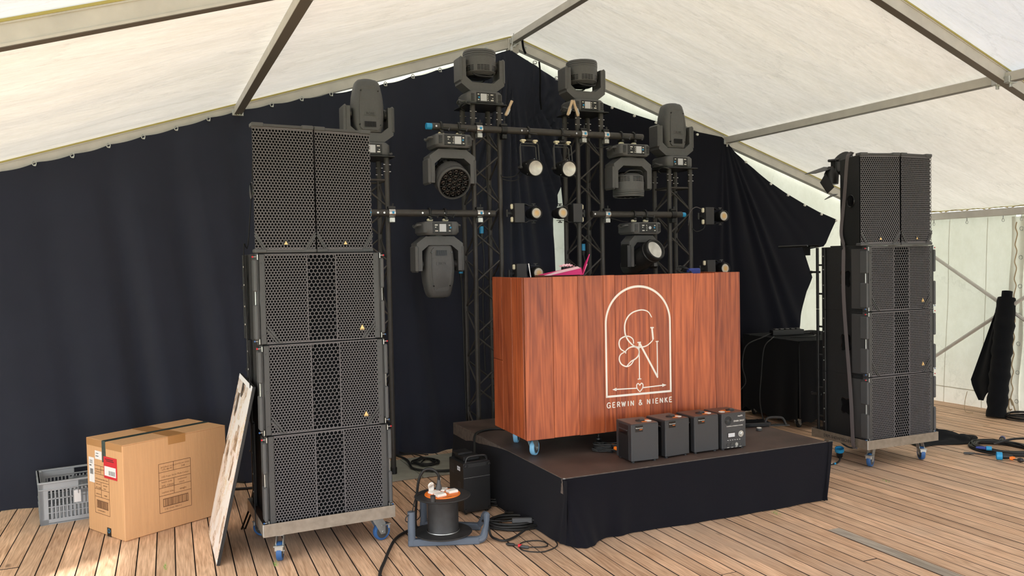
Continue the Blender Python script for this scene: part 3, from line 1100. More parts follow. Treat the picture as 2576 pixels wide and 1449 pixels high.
lx, ly = on_trolley(AX, AY, AYAW, 0.3869, 0.022)
rx, ry = on_trolley(BX, BY, BYAW, 0.3869, 0.022)
H3 = 0.5145
base_sub.location = (lx - 0.022, ly, SUBZ + 2 * H3); base_sub.rotation_euler = (0, 0, AYAW)
base_low.location = (lx, ly, SUBZ); base_low.rotation_euler = (0, 0, AYAW)
subs = [base_sub, base_low,
        copy_tree(base_sub, (lx - 0.011, ly, SUBZ + H3), AYAW, 'black subwoofer in the middle of the left stack, between two others'),
        copy_tree(base_sub, (rx, ry, SUBZ + 2 * H3), BYAW, 'black subwoofer topmost in the strapped right stack, under the two tall cabinets'),
        copy_tree(base_sub, (rx, ry, SUBZ + H3), BYAW, 'black subwoofer in the middle of the strapped right stack'),
        copy_tree(base_low, (rx, ry, SUBZ), BYAW, 'black subwoofer without corner braces at the foot of the strapped right stack')]
for o in subs:
    o['group'] = 'subwoofers in the two stacks'
TZ = SUBZ + 2 * H3 + 0.5155
t1 = make_top('tall black speaker with hexagon grille, left one on the left stack', 0.345)
t1.location = (0.560, 4.665, TZ); t1.rotation_euler = (0, 0, 0.075)
t2 = copy_tree(t1, (0.909, 4.70, TZ), 0.13, 'tall black speaker with hexagon grille, right one on the left stack, beside the lamp')
t3 = copy_tree(t1, (5.073, 4.575, TZ), -0.25, 'tall black speaker on the right stack, the grey strap running over its flank')
t4 = copy_tree(t1, (5.412, 4.484, TZ), 0.0, 'tall black speaker on the right stack, against the white roof side')
for o in (t1, t2, t3, t4):
    o['group'] = 'tall speakers on top of the stacks'


# ---- trolleys
def make_caster(parent, x, y, ang, zt, name='caster', wheel='bluewheel', brake=True, r=0.054):
    """swivel caster under (x, y); bolts to zt"""
    c = bpy.data.objects.new(name, None)
    COL.objects.link(c)
    c.parent = parent
    c.location = (x, y, 0)
    c.rotation_euler = (0, 0, ang)
    MB().box(-0.045, -0.04, zt - 0.007, 0.045, 0.04, zt, 0.002).cyl((0, 0, zt - 0.02), (0, 0, zt - 0.006), 0.026, n=14).build('mount_plate', 'steel', c)
    f = MB()
    ox = 0.040
    for s in (-1, 1):
        f.prism([(-0.034, zt - 0.018), (0.034, zt - 0.018), (0.058, zt - 0.052), (ox + 0.016, r - 0.014), (ox - 0.014, r - 0.014), (-0.012, zt - 0.052)], s * 0.021, s * 0.0175)
    f.box(-0.03, -0.021, zt - 0.022, 0.03, 0.021, zt - 0.016)
    f.cyl((ox, -0.026, r), (ox, 0.026, r), 0.007, n=8)
    f.build('fork', 'steel', c)
    w = MB()
    w.M = Matrix.Translation((ox, 0, r)) @ Matrix.Rotation(pi / 2, 4, 'X')
    w.lathe([(r - 0.014, -0.015), (r - 0.003, -0.0155), (r, -0.010), (r, 0.010), (r - 0.003, 0.0155), (r - 0.014, 0.015)], 28, False)
    w.build('wheel', wheel, c)
    h = MB()
    h.M = Matrix.Translation((ox, 0, r)) @ Matrix.Rotation(pi / 2, 4, 'X')
    h.lathe([(0.012, -0.016), (r - 0.016, -0.013), (r - 0.014, -0.0152), (r - 0.014, 0.0152), (r - 0.016, 0.013), (0.012, 0.016)], 24, True)
    h.build('hub', 'rail', c)
    if brake:
        MB().box(0.028, -0.03, r + 0.035, 0.092, 0.03, r + 0.043, 0.003).box(0.078, -0.024, r + 0.012, 0.09, 0.024, r + 0.04, 0.003).box(0.04, -0.012, r + 0.044, 0.062, 0.012, r + 0.047).build('brake_pedal', 'steel', c)
    return c


def make_trolley(label, letters=False):
    t = thing('speaker_trolley', label, 'trolley')
    w, d, z0, z1 = 0.770, 0.600, 0.160, 0.229
    th = 0.004
    MB().box(0.004, 0.004, z0 + 0.036, w - 0.004, d - 0.004, z0 + 0.042).build('deck_plate', 'deckply', t, smooth=0)
    MB().box(0, 0, z0, w, th, z1, 0.001).build('front_rim', 'alu', t, smooth=0)
    MB().box(0, d - th, z0, w, d, z1, 0.001).build('rear_rim', 'alu', t, smooth=0)
    MB().box(0, th, z0, th, d - th, z1, 0.001).build('side_rim', 'alu', t, smooth=0)
    MB().box(w - th, th, z0, w, d - th, z1, 0.001).build('side_rim', 'alu', t, smooth=0)
    MB().box(-0.0015, -0.0015, z0, 0.006, 0.006, z1 + 0.001, 0.002).build('corner_weld', 'steel', t)
    MB().box(0, 0, z0 - 0.003, w, 0.05, z0 + 0.001).build('bottom_flange', 'alu', t, smooth=0)
    MB().box(0, d - 0.05, z0 - 0.003, w, d, z0 + 0.001).build('bottom_flange', 'alu', t, smooth=0)
    if letters:
        text('lettering', 'DRM-SHOWTECHNIEK', 0.036, 'rail', t, (-0.0012, 0.46, z0 + 0.020), (pi / 2, 0, -pi / 2), sx=0.92)
    return t


trA = make_trolley('scuffed aluminium trolley with blue braked wheels carrying the left stack')
trA.location = (AX, AY, 0); trA.rotation_euler = (0, 0, AYAW)
for (x, y, a) in ((0.11, 0.085, -1.9), (0.67, 0.085, 0.25), (0.11, 0.52, 2.6), (0.67, 0.52, 0.5)):
    make_caster(trA, x, y, a, 0.158)
trB = make_trolley('lettered aluminium trolley with a strap hooked under it, carrying the right stack', True)
trB.location = (BX, BY, 0); trB.rotation_euler = (0, 0, BYAW)
for (x, y, a) in ((0.15, 0.10, 3.6), (0.67, 0.10, 4.2), (0.10, 0.50, 3.3), (0.67, 0.52, 0.5)):
    make_caster(trB, x, y, a, 0.158)
for o in (trA, trB):
    o['group'] = 'aluminium speaker trolleys'


# ---- ratchet straps
def ribbon(mb, pts, nrm, w, th=0.0025):
    """flat band along pts; nrm = direction the band faces"""
    n = Vector(nrm).normalized()
    P = [Vector(p) for p in pts]
    rings = []
    for i, p in enumerate(P):
        t = (P[min(i + 1, len(P) - 1)] - P[max(i - 1, 0)]).normalized()
        s = t.cross(n).normalized() * w / 2
        rings.append(mb._a([p - s, p + s, p + s + n * th, p - s + n * th]))
    for a, b in zip(rings, rings[1:]):
        for k in range(4):
            j = (k + 1) % 4
            mb.face([a + k, a + j, b + j, b + k])
    mb.face([rings[0] + k for k in (3, 2, 1, 0)])
    mb.face([rings[-1] + k for k in (0, 1, 2, 3)])


sm = MB()
ribbon(sm, spline([(5.215, 4.770, 2.493), (5.182, 4.778, 2.494), (5.168, 4.787, 2.44), (5.195, 4.842, 2.15), (5.212, 4.893, 1.88), (5.15, 4.81, 1.765), (5.091, 4.757, 1.69), (5.086, 4.752, 1.31), (5.083, 4.69, 0.62), (5.078, 4.668, 0.30), (5.082, 4.662, 0.165), (5.11, 4.66, 0.15)], 6), (-1, 0, 0), 0.034)
tag(sm.build('ratchet_strap', 'strap'), 'grey webbing strap running down the flank of the right stack', 'strap')
sm = MB()
ribbon(sm, spline([(0.60, 4.90, 2.49), (0.583, 4.86, 2.2), (0.548, 4.86, 1.80), (0.524, 4.86, 1.76), (0.536, 4.85, 1.0), (0.545, 4.84, 0.16)], 5), (-1, 0, 0), 0.03)
tag(sm.build('ratchet_strap', 'blackcloth'), 'thin black strap tied down the outer flank of the left stack', 'strap')

# ---- followspot-like lamp with barn doors behind the right stack
t = thing('stage_lamp', 'black lamp with open barn doors peeking out behind the right stack', 'stage light', (5.525, 5.11, 2.36), 0.0)
m = MB()
ax = Matrix.Translation((0.0, 0.0, 0.08)) @ Matrix.Rotation(radians(-62), 4, 'Y')
m.M = ax
m.lathe([(0.05, -0.17), (0.085, -0.15), (0.09, -0.05), (0.088, -0.048), (0.093, -0.04), (0.088, -0.03), (0.093, -0.02), (0.09, 0.05), (0.10, 0.06), (0.10, 0.09), (0.0, 0.085)], 24, True)
m.build('housing', 'lampdark', t)
m = MB().box(-0.17, -0.03, -0.07, -0.155, 0.03, 0.14, 0.003).box(-0.185, -0.04, 0.12, -0.13, 0.04, 0.135, 0.003).cyl((-0.16, -0.06, 0.13), (-0.16, 0.06, 0.135), 0.012, n=8)
m.build('bracket', 'lampdark', t)
for pts in (([(-0.13, 0.0, 0.07), (-0.39, -0.02, 0.01), (-0.37, 0.12, 0.02), (-0.14, 0.13, 0.09)]),
            ([(-0.29, -0.03, 0.01), (-0.37, -0.05, -0.07), (-0.30, -0.06, -0.16), (-0.20, -0.04, -0.10)]),
            ([(-0.17, -0.05, -0.16), (-0.28, -0.02, -0.205), (-0.22, 0.05, -0.20), (-0.12, 0.06, -0.15)])):
    q = MB()
    b = q._a(pts + [(p[0], p[1] + 0.003, p[2] + 0.003) for p in pts])
    for f in ((0, 1, 2, 3), (7, 6, 5, 4), (0, 4, 5, 1), (1, 5, 6, 2), (2, 6, 7, 3), (3, 7, 4, 0)):
        q.face([b + i for i in f])
    q.build('barn_door', 'blk', t, smooth=0)
MB().lathe([(0.0, 0.0), (0.055, 0.01), (0.06, 0.10), (0.03, 0.16)], 16).build('lamp_mouth', 'lampdark', t, loc=(-0.17, 0.02, -0.08))
MB().box(-0.02, -0.05, -0.60, 0.02, 0.05, 0.0, 0.004).box(-0.12, -0.09, -0.605, 0.12, 0.09, -0.595, 0.003).build('foot_stand', 'blk', t)

# ---- black tray lying across the rear rails of the right stack
t = thing('shelf_tray', 'thin black shelf sticking out behind the right stack above the white gap', 'shelf', (5.10, 5.13, 1.757), 0.0)
MB().box(-0.07, -0.05, 0.0, 0.06, 0.30, 0.018, 0.005).build('board', 'blkgloss', t)
MB().prism([(-0.02, -0.07), (0.03, -0.07), (0.03, 0.0), (-0.05, 0.0)], 0.02, 0.03).build('arm', 'blk', t)

# ================================================================== STAGE
DX, DY, DA = 2.1847, 4.127, -0.0122
DW, DD, DH = 2.037, 1.8965, 0.404
st = thing('stage_platform', 'low black stage platform with a brown plywood top under the desk', 'stage', (DX, DY, 0), DA)
MB().box(0.004, 0.004, DH - 0.014, DW / 2 - 0.0015, DD - 0.004, DH, 0.001).build('deck_panel', 'deckply', st, smooth=0)
MB().box(DW / 2 + 0.0015, 0.004, DH - 0.014, DW - 0.004, DD - 0.004, DH, 0.001).build('deck_panel', 'deckply', st, smooth=0)
for a in ((0, 0, DW, 0.0045), (0, DD - 0.0045, DW, DD), (0, 0.0045, 0.0045, DD - 0.0045), (DW - 0.0045, 0.0045, DW, DD - 0.0045)):
    MB().box(a[0], a[1], DH - 0.09, a[2], a[3], DH + 0.001).build('edge_profile', 'deckedge', st, smooth=0)
for x in (0.05, DW - 0.05):
    for y in (0.05, DD - 0.05):
        MB().cyl((x, y, 0), (x, y, DH - 0.02), 0.024, n=12).build('leg', 'alu', st)
tl = MB()
tp = [(0.01, DD + 0.004), (0.004, 1.4), (0.0, 0.8), (0.0, 0.006), (0.0, -0.005), (0.02, -0.007), (0.28, -0.007), (0.6, -0.007), (1.3, -0.007), (DW - 0.01, -0.007), (DW + 0.005, -0.002), (DW + 0.007, 0.02), (DW + 0.007, 0.06), (DW + 0.007, 0.9), (DW + 0.007, DD)]
bp_ = [(-0.02, DD + 0.03), (-0.03, 1.4), (-0.03, 0.8), (0.012, 0.12), (0.04, -0.02), (0.13, -0.065), (0.30, 0.016), (0.62, 0.020), (1.3, 0.008), (1.975, -0.004), (1.992, 0.002), (1.998, 0.02), (2.0, 0.06), (2.03, 0.9), (DW + 0.01, DD)]
tp = spline([(a, b, 0) for a, b in tp], 22)
bb = spline([(a, b, 0) for a, b in bp_], 22)
NT = len(tp)


def skirt(u, v):
    i = min(NT - 1, int(round(u * (NT - 1))))
    a, b = tp[i], bb[i]
    k = v ** 1.25
    w = (0.010 * sin(i * 0.19 + 1.5 * sin(i * 0.09)) + 0.004 * sin(i * 0.55)) * v ** 1.6
    x = a.x * (1 - k) + b.x * k
    y = a.y * (1 - k) + b.y * k
    if i > 70:
        y -= w * (1 if x < DW - 0.01 else 0) + 0.003 * v
    else:
        x -= abs(w) + 0.004 * v
    return (x, y, (DH - 0.006) * (1 - v) + 0.004)


tl.grid(skirt, NT - 1, 18)
tl.build('stage_skirt', 'skirt', st, smooth=80)
# worn corner and gaffer marks on the rim
MB().box(0.0, -0.002, DH - 0.03, 0.02, 0.012, DH + 0.002, 0.004).build('corner_fitting', 'steel', st)

# ---- DJ desk of stained planks
KX, KY, KA = 2.1923, 4.6218, -0.0341
KW, KD, KZ, KH = 1.6856, 0.5583, 0.53, 1.045
dk = thing('plank_desk', 'tall reddish stained plank desk with a white painted arch emblem', 'desk', (KX, KY, 0), KA)
seams = [0.0, 0.022, 0.198, 0.383, 0.572, 0.66, 0.749, 0.924, 1.105, 1.286, 1.470, 1.6856]
rw = random.Random(3)
for a, b in zip(seams, seams[1:]):
    if b - a < 0.03:
        continue
    MB().box(a + 0.0011 if a > 0.03 else 0.0, 0, KZ + rw.uniform(-.003, .003), b - 0.0011, 0.02, KZ + KH + rw.uniform(-.002, .002), 0.0022).build(
        'plank', 'desk', dk, smooth=0, loc=(0, rw.uniform(-0.0012, 0.0), 0))
MB().box(0.0, 0, KZ, 0.0213, 0.02, KZ + KH, 0.002).build('corner_batten', 'desk', dk, smooth=0)
ss = [0.0205, 0.035, 0.215, 0.39, 0.5583]
for i, (a, b) in enumerate(zip(ss, ss[1:])):
    if i == 3:
        MB().box(0, a + 0.0007, KZ, 0.02, b, 1.005, 0.0014).build('plank', 'desk', dk, smooth=0)
        MB().box(0, a + 0.0007, 1.008, 0.02, b, KZ + KH, 0.0014).build('plank', 'desk', dk, smooth=0)
    else:
        MB().box(0, a + 0.0011, KZ, 0.02, b - 0.0011, KZ + KH, 0.0022).build('plank', 'desk', dk, smooth=0)
for a, b in zip([0.0205, 0.2, 0.38], [0.2, 0.38, 0.5583]):
    MB().box(KW - 0.02, a + 0.0007, KZ, KW, b - 0.0007, KZ + KH, 0.0014).build('plank', 'desk', dk, smooth=0)
MB().box(0.022, 0.022, KZ + 0.01, KW - 0.022, KD, KZ + 0.03).box(0.022, 0.022, 1.38, KW - 0.022, KD, 1.40).box(0.8, 0.022, KZ + 0.03, 0.82, KD, 1.38).build('inner_shelf', 'deskdark', dk, smooth=0)
for (x, y, a) in ((0.075, 0.09, 0.75), (KW - 0.12, 0.1, 0.4), (0.12, KD - 0.08, 1.0), (KW - 0.12, KD - 0.08, 2.0)):
    c = make_caster(dk, x, y, a, 0.136, wheel='paleblue', brake=False, r=0.05)
    c.location.z = 0.404


# painted emblem: broad strokes a hair proud of the planks
def stroke(mb, pts, w0, w1=None, y=-0.0022, cap=True):
    """ribbon in x,z; width runs from w0 via w1 and back"""
    P = [Vector((p[0], 0, p[1])) for p in pts]
    n = len(P)
    b0 = None
    L, Rr = [], []
    for i, p in enumerate(P):
        d = (P[min(i + 1, n - 1)] - P[max(i - 1, 0)])
        d = d.normalized() if d.length > 0 else Vector((1, 0, 0))
        s = Vector((-d.z, 0, d.x))
        t = i / max(1, n - 1)
        w = w0 if w1 is None else w0 + (w1 - w0) * sin(pi * t)
        L.append(p + s * w / 2)
        Rr.append(p - s * w / 2)
    for i in range(n - 1):
        q = [L[i], L[i + 1], Rr[i + 1], Rr[i]]
        b = mb._a([(v.x, y, v.z) for v in q] + [(v.x, y + 0.002, v.z) for v in q])
        mb.face([b, b + 1, b + 2, b + 3])
        mb.face([b + 4, b, b + 3, b + 7]); mb.face([b + 1, b + 5, b + 6, b + 2])
        mb.face([b + 4, b + 5, b + 1, b]); mb.face([b + 3, b + 2, b + 6, b + 7])


def sp2(pts, n=8):
    return [(p.x, p.z) for p in spline([(a, 0, b) for a, b in pts], n)]


em = MB()
arch = [(0.586, 0.765), (0.586, 1.25)] + [(0.8375 - 0.2515 * cos(t), 1.25 + 0.246 * sin(t)) for t in [pi * k / 40 for k in range(1, 40)]] + [(1.089, 1.25), (1.089, 0.767)]
stroke(em, [(0.586, 0.760), (0.586, 1.25)], 0.0125)
stroke(em, arch[1:-1], 0.0125, 0.015)
stroke(em, [(1.089, 1.25), (1.089, 0.760)], 0.0125)
stroke(em, [(0.580, 0.766), (1.095, 0.766)], 0.0135)
em.build('painted_arch', 'paint', dk, smooth=0)
em = MB()
stroke(em, sp2([(0.943, 1.282), (0.92, 1.317), (0.889, 1.332), (0.85, 1.335), (0.796, 1.322), (0.757, 1.294), (0.733, 1.248), (0.731, 1.195), (0.743, 1.155), (0.769, 1.12), (0.807, 1.091), (0.854, 1.083), (0.901, 1.091), (0.940, 1.117), (0.953, 1.133)]), 0.006, 0.010)
stroke(em, [(0.952, 1.131), (0.944, 1.211)], 0.013)
stroke(em, [(0.931, 1.212), (0.958, 1.211)], 0.009)
em.build('painted_letter', 'paint', dk, smooth=0)
em = MB()
stroke(em, sp2([(0.798, 1.110), (0.793, 1.140), (0.765, 1.160), (0.732, 1.162), (0.697, 1.147), (0.685, 1.118), (0.696, 1.081), (0.73, 1.059), (0.736, 1.052)]), 0.006, 0.009)
stroke(em, sp2([(0.736, 1.047), (0.738, 1.066), (0.769, 1.086), (0.807, 1.089), (0.834, 1.073), (0.841, 1.05), (0.833, 1.026), (0.81, 1.006), (0.775, 0.99), (0.743, 0.962)]), 0.006, 0.010)
stroke(em, sp2([(0.73, 1.059), (0.695, 1.041), (0.685, 1.010), (0.702, 0.977), (0.74, 0.959), (0.775, 0.970), (0.80, 1.001)]), 0.006, 0.009)
em.build('painted_ampersand', 'paint', dk, smooth=0)
em = MB()
stroke(em, [(0.8405, 1.116), (0.8405, 0.867)], 0.007)
stroke(em, [(0.827, 0.867), (0.854, 0.867)], 0.006)
stroke(em, [(0.828, 1.116), (0.855, 1.116)], 0.008)
stroke(em, [(0.843, 1.114), (0.984, 0.870)], 0.013)
stroke(em, [(0.9835, 0.864), (0.9835, 1.115)], 0.007)
stroke(em, [(0.973, 1.115), (0.995, 1.115)], 0.007)
em.build('painted_letter', 'paint', dk, smooth=0)
em = MB()
stroke(em, [(0.648, 0.811), (0.822, 0.806)], 0.0075)
stroke(em, [(0.862, 0.806), (1.035, 0.811)], 0.0075)
for pts in ([(0.628, 0.811), (0.660, 0.822), (0.660, 0.799)], [(1.054, 0.811), (1.020, 0.799), (1.020, 0.823)]):
    b = em._a([(x, -0.0022, z) for x, z in pts])
    em.face([b, b + 1, b + 2])
hp = sp2([(0.842, 0.780), (0.822, 0.802), (0.817, 0.826), (0.829, 0.838), (0.842, 0.824)], 5) + sp2([(0.842, 0.824), (0.855, 0.838), (0.867, 0.826), (0.862, 0.802), (0.842, 0.780)], 5)[1:]
stroke(em, hp, 0.0065)
em.build('painted_arrow_heart', 'paint', dk, smooth=0)
# the line of capitals under the arch
GL = {'G': [[(.95, .82), (.75, .98), (.4, 1), (.1, .75), (.05, .4), (.25, .05), (.6, 0), (.9, .15)], [(.9, .0), (.9, .45)], [(.62, .45), (.95, .45)]],
      'E': [[(.1, 0), (.1, 1)], [(.1, 1), (.75, 1)], [(.1, .52), (.68, .52)], [(.1, 0), (.78, 0)]],
      'R': [[(.1, 0), (.1, 1)], [(.1, .97), (.5, .97), (.7, .85), (.7, .62), (.5, .5), (.1, .5)], [(.4, .5), (.8, 0)]],
      'W': [[(.0, 1), (.27, 0)], [(.27, 0), (.52, .9)], [(.52, .9), (.78, 0)], [(.78, 0), (1.05, 1)]],
      'I': [[(.3, 0), (.3, 1)]],
      'N': [[(.08, 0), (.08, 1)], [(.08, 1), (.8, 0)], [(.8, 0), (.8, 1)]],
      '&': [[(.95, 0), (.3, .7), (.28, .92), (.45, 1), (.62, .88), (.55, .68), (.2, .45), (.08, .22), (.25, .0), (.55, .03), (.9, .42)]],
      'K': [[(.1, 0), (.1, 1)], [(.7, 1), (.12, .45)], [(.3, .6), (.78, 0)]]}
em = MB()
msg = 'GERWIN & NIENKE'
adv = {'I': 0.6, ' ': 0.5, 'W': 1.15, 'G': 1.12, 'N': 1.05, '&': 1.1, 'E': 0.92, 'R': 0.92, 'K': 0.9}
tot = sum(adv[c] + 0.38 for c in msg) - 0.38
sc = (1.100 - 0.586) / tot
x = 0.586
for c in msg:
    for s in GL.get(c, []):
        pts = [(x + a * sc, 0.691 + b * 0.033) for a, b in s]
        if len(pts) > 3:
            pts = sp2(pts, 5)
        stroke(em, pts, 0.0058)
    x += (adv[c] + 0.38) * sc
em.build('painted_lettering', 'paint', dk, smooth=0, kind='stuff')


# ================================================================== TRUSS TOWERS
CC = 0.235
TY = 6.18


def make_tower(label, x, top):
    t = thing('truss_tower', label, 'truss', (x, TY, 0))
    for ix in (0, 1):
        for iy in (0, 1):
            MB().cyl((ix * CC, iy * CC, 0.06), (ix * CC, iy * CC, top - 0.01), 0.0205, n=14).build('chord', 'truss', t)
            # end sleeves with shiny bolts below the plate
            sl = MB().cyl((ix * CC, iy * CC, top - 0.14), (ix * CC, iy * CC, top - 0.012), 0.0225, n=14).build('sleeve', 'truss', t)
            for z in (top - 0.12, top - 0.065):
                MB().cyl((ix * CC - 0.030, iy * CC - 0.012, z), (ix * CC + 0.030, iy * CC - 0.012, z), 0.0045, n=7).build('bolt', 'polished', sl)
    half = 0.215
    n = int((top - 0.35) / half)
    z0 = top - 0.19 - n * half
    faces = [((0, 0), (1, 0), 0), ((1, 0), (1, 1), 1), ((1, 1), (0, 1), 0), ((0, 1), (0, 0), 1)]
    for (a, b, ph) in faces:
        for k in range(n):
            p, q = (a, b) if (k + ph) % 2 == 0 else (b, a)
            d = 0.014 / CC
            P = Vector((p[0] * CC, p[1] * CC, z0 + k * half + 0.012))
            Q = Vector((q[0] * CC, q[1] * CC, z0 + (k + 1) * half - 0.012))
            MB().cyl(P, Q, 0.0078, n=8, caps=False).build('brace', 'truss', t)
        for z in (z0 - 0.012, top - 0.185):
            MB().cyl((a[0] * CC, a[1] * CC, z), (b[0] * CC, b[1] * CC, z), 0.009, n=8, caps=False).build('cross_bar', 'truss', t)
    MB().box(-0.055, -0.055, top - 0.012, CC + 0.055, CC + 0.055, top, 0.004).build('top_plate', 'lampdark', t)
    MB().tube(spline([(-0.04, -0.06, top - 0.02), (-0.085, -0.03, top - 0.005), (-0.09, 0.04, top - 0.03), (-0.05, 0.06, top - 0.05)], 4), 0.006, 6).build('side_lug', 'lampdark', t)
    MB().box(-0.045, -0.045, 0.0, CC + 0.045, CC + 0.045, 0.012, 0.003).build('base_plate', 'blk', t)
    for ix in (0, 1):
        for iy in (0, 1):
            MB().cyl((ix * CC, iy * CC, 0.012), (ix * CC, iy * CC, 0.065), 0.026, n=12).build('foot', 'blk', t)
    return t


TWX = {'one': 1.52, 'two': 2.492, 'three': 3.476, 'four': 4.434}
make_tower('black truss tower half hidden behind the left speaker stack', TWX['one'], 2.525)['group'] = 'black truss towers'
make_tower('taller black truss tower on the left side of the curtain slit', TWX['two'], 2.985)['group'] = 'black truss towers'
make_tower('taller black truss tower behind the desk, just right of the curtain slit', TWX['three'], 2.985)['group'] = 'black truss towers'
make_tower('shorter black truss tower behind the right end of the desk', TWX['four'], 2.525)['group'] = 'black truss towers'


# pipes
def make_pipe(label, xa, xb, za, zb, caps, bolts):
    t = thing('scaffold_pipe', label, 'pipe', (xa, 6.11, za))
    L = xb - xa
    dz = zb - za
    MB().cyl((0, 0, 0), (L, 0, dz), 0.0285, n=20).build('tube', 'truss', t)
    if 'l' in caps:
        MB().cyl((-0.045, 0, 0), (0.008, 0, 0), 0.026, n=16).build('blue_end', 'bluecap', t)
    if 'r' in caps:
        MB().cyl((L - 0.008, 0, dz), (L + 0.04, 0, dz), 0.022, n=16).build('blue_end', 'bluecap', t)
    for b in bolts:
        MB().cyl((b, -0.026, dz * b / L), (b, -0.032, dz * b / L), 0.008, n=8).build('rivet', 'polished', t)
    return t


make_pipe('upper black pipe joining the two tall towers, blue end on the left', 2.11, 4.10, 2.768, 2.775, 'l', (0.03, 0.78, 0.84, 1.30))
make_pipe('lower black pipe from the left stack to the second tower, with a blue left end', 1.60, 2.64, 2.078, 2.080, 'l', (0.05, 0.10, 0.41, 0.60, 0.98))
make_pipe('lower black pipe behind the desk, its blue end on the right', 3.562, 4.515, 2.083, 2.086, 'r', (0.02,))


def half_coupler(label, x, z, m='polished'):
    t = thing('pipe_clamp', label, 'clamp', (x, 6.11, z), 0, 'couplers fixing the pipes to the towers')
    mb = MB()
    mb.M = Matrix.Rotation(pi / 2, 4, 'Y')
    mb.lathe([(0.029, -0.025), (0.036, -0.025), (0.036, 0.025), (0.029, 0.025)], 20, False)
    mb.build('ring', m, t)
    MB().box(-0.022, -0.03, -0.075, 0.022, 0.03, -0.036, 0.004).cyl((0, -0.034, -0.056), (0, 0.02, -0.056), 0.012, n=8).build('jaw', m if m != 'polished' else 'steel', t)
    MB().box(-0.03, -0.018, 0.034, 0.03, 0.02, 0.052, 0.003).cyl((0.012, 0, 0.04), (0.012, 0, 0.075), 0.007, n=8).build('jaw', 'blk', t)
    if m == 'polished':
        s_ = MB()
        s_.M = Matrix.Rotation(pi / 2, 4, 'Y')
        b = []
        for k in range(5):
            a = radians(250 + k * 9)
            b.append((0.0365 * cos(a), 0.0365 * sin(a)))
        MB().box(-0.003, -0.0385, -0.008, 0.014, -0.035, 0.012).build('blue_label', 'bluecap', t, smooth=0)
    return t


half_coupler('polished coupler where the upper pipe meets the second tower, left leg', 2.515, 2.768)
half_coupler('black coupler where the upper pipe meets the second tower, right leg', 2.735, 2.769, 'blk')
half_coupler('polished coupler where the upper pipe meets the third tower, left leg', 3.490, 2.773)
half_coupler('polished coupler where the upper pipe meets the third tower, right leg', 3.715, 2.774)
half_coupler('polished coupler on the lower left pipe beside the left stack', 1.765, 2.078)
half_coupler('polished coupler near the right end of the lower left pipe', 2.505, 2.080)
half_coupler('polished coupler near the left end of the lower pipe behind the desk', 3.715, 2.083)
half_coupler('black coupler beside the blue end of the lower right pipe', 4.42, 2.086, 'blk')


# ================================================================== MOVING HEADS
def rrect(mb, w, d, z, r, n=5):
    """ring of a rounded rectangle at height z"""
    pts = []
    for (sx, sy, a0) in ((1, 1, 0), (-1, 1, pi / 2), (-1, -1, pi), (1, -1, 3 * pi / 2)):
        for k in range(n):
            a = a0 + pi / 2 * k / (n - 1)
            pts.append((sx * (w / 2 - r) + r * cos(a), sy * (d / 2 - r) + r * sin(a), z))
    return mb._a(pts), len(pts)


def loft(mb, rings, cap=True):
    R = [rrect(mb, *q) for q in rings]
    n = R[0][1]
    for (a, _), (b, _) in zip(R, R[1:]):
        for i in range(n):
            j = (i + 1) % n
            mb.face([a + i, a + j, b + j, b + i])
    if cap:
        mb.face([R[0][0] + i for i in reversed(range(n))])
        mb.face([R[-1][0] + i for i in range(n)])


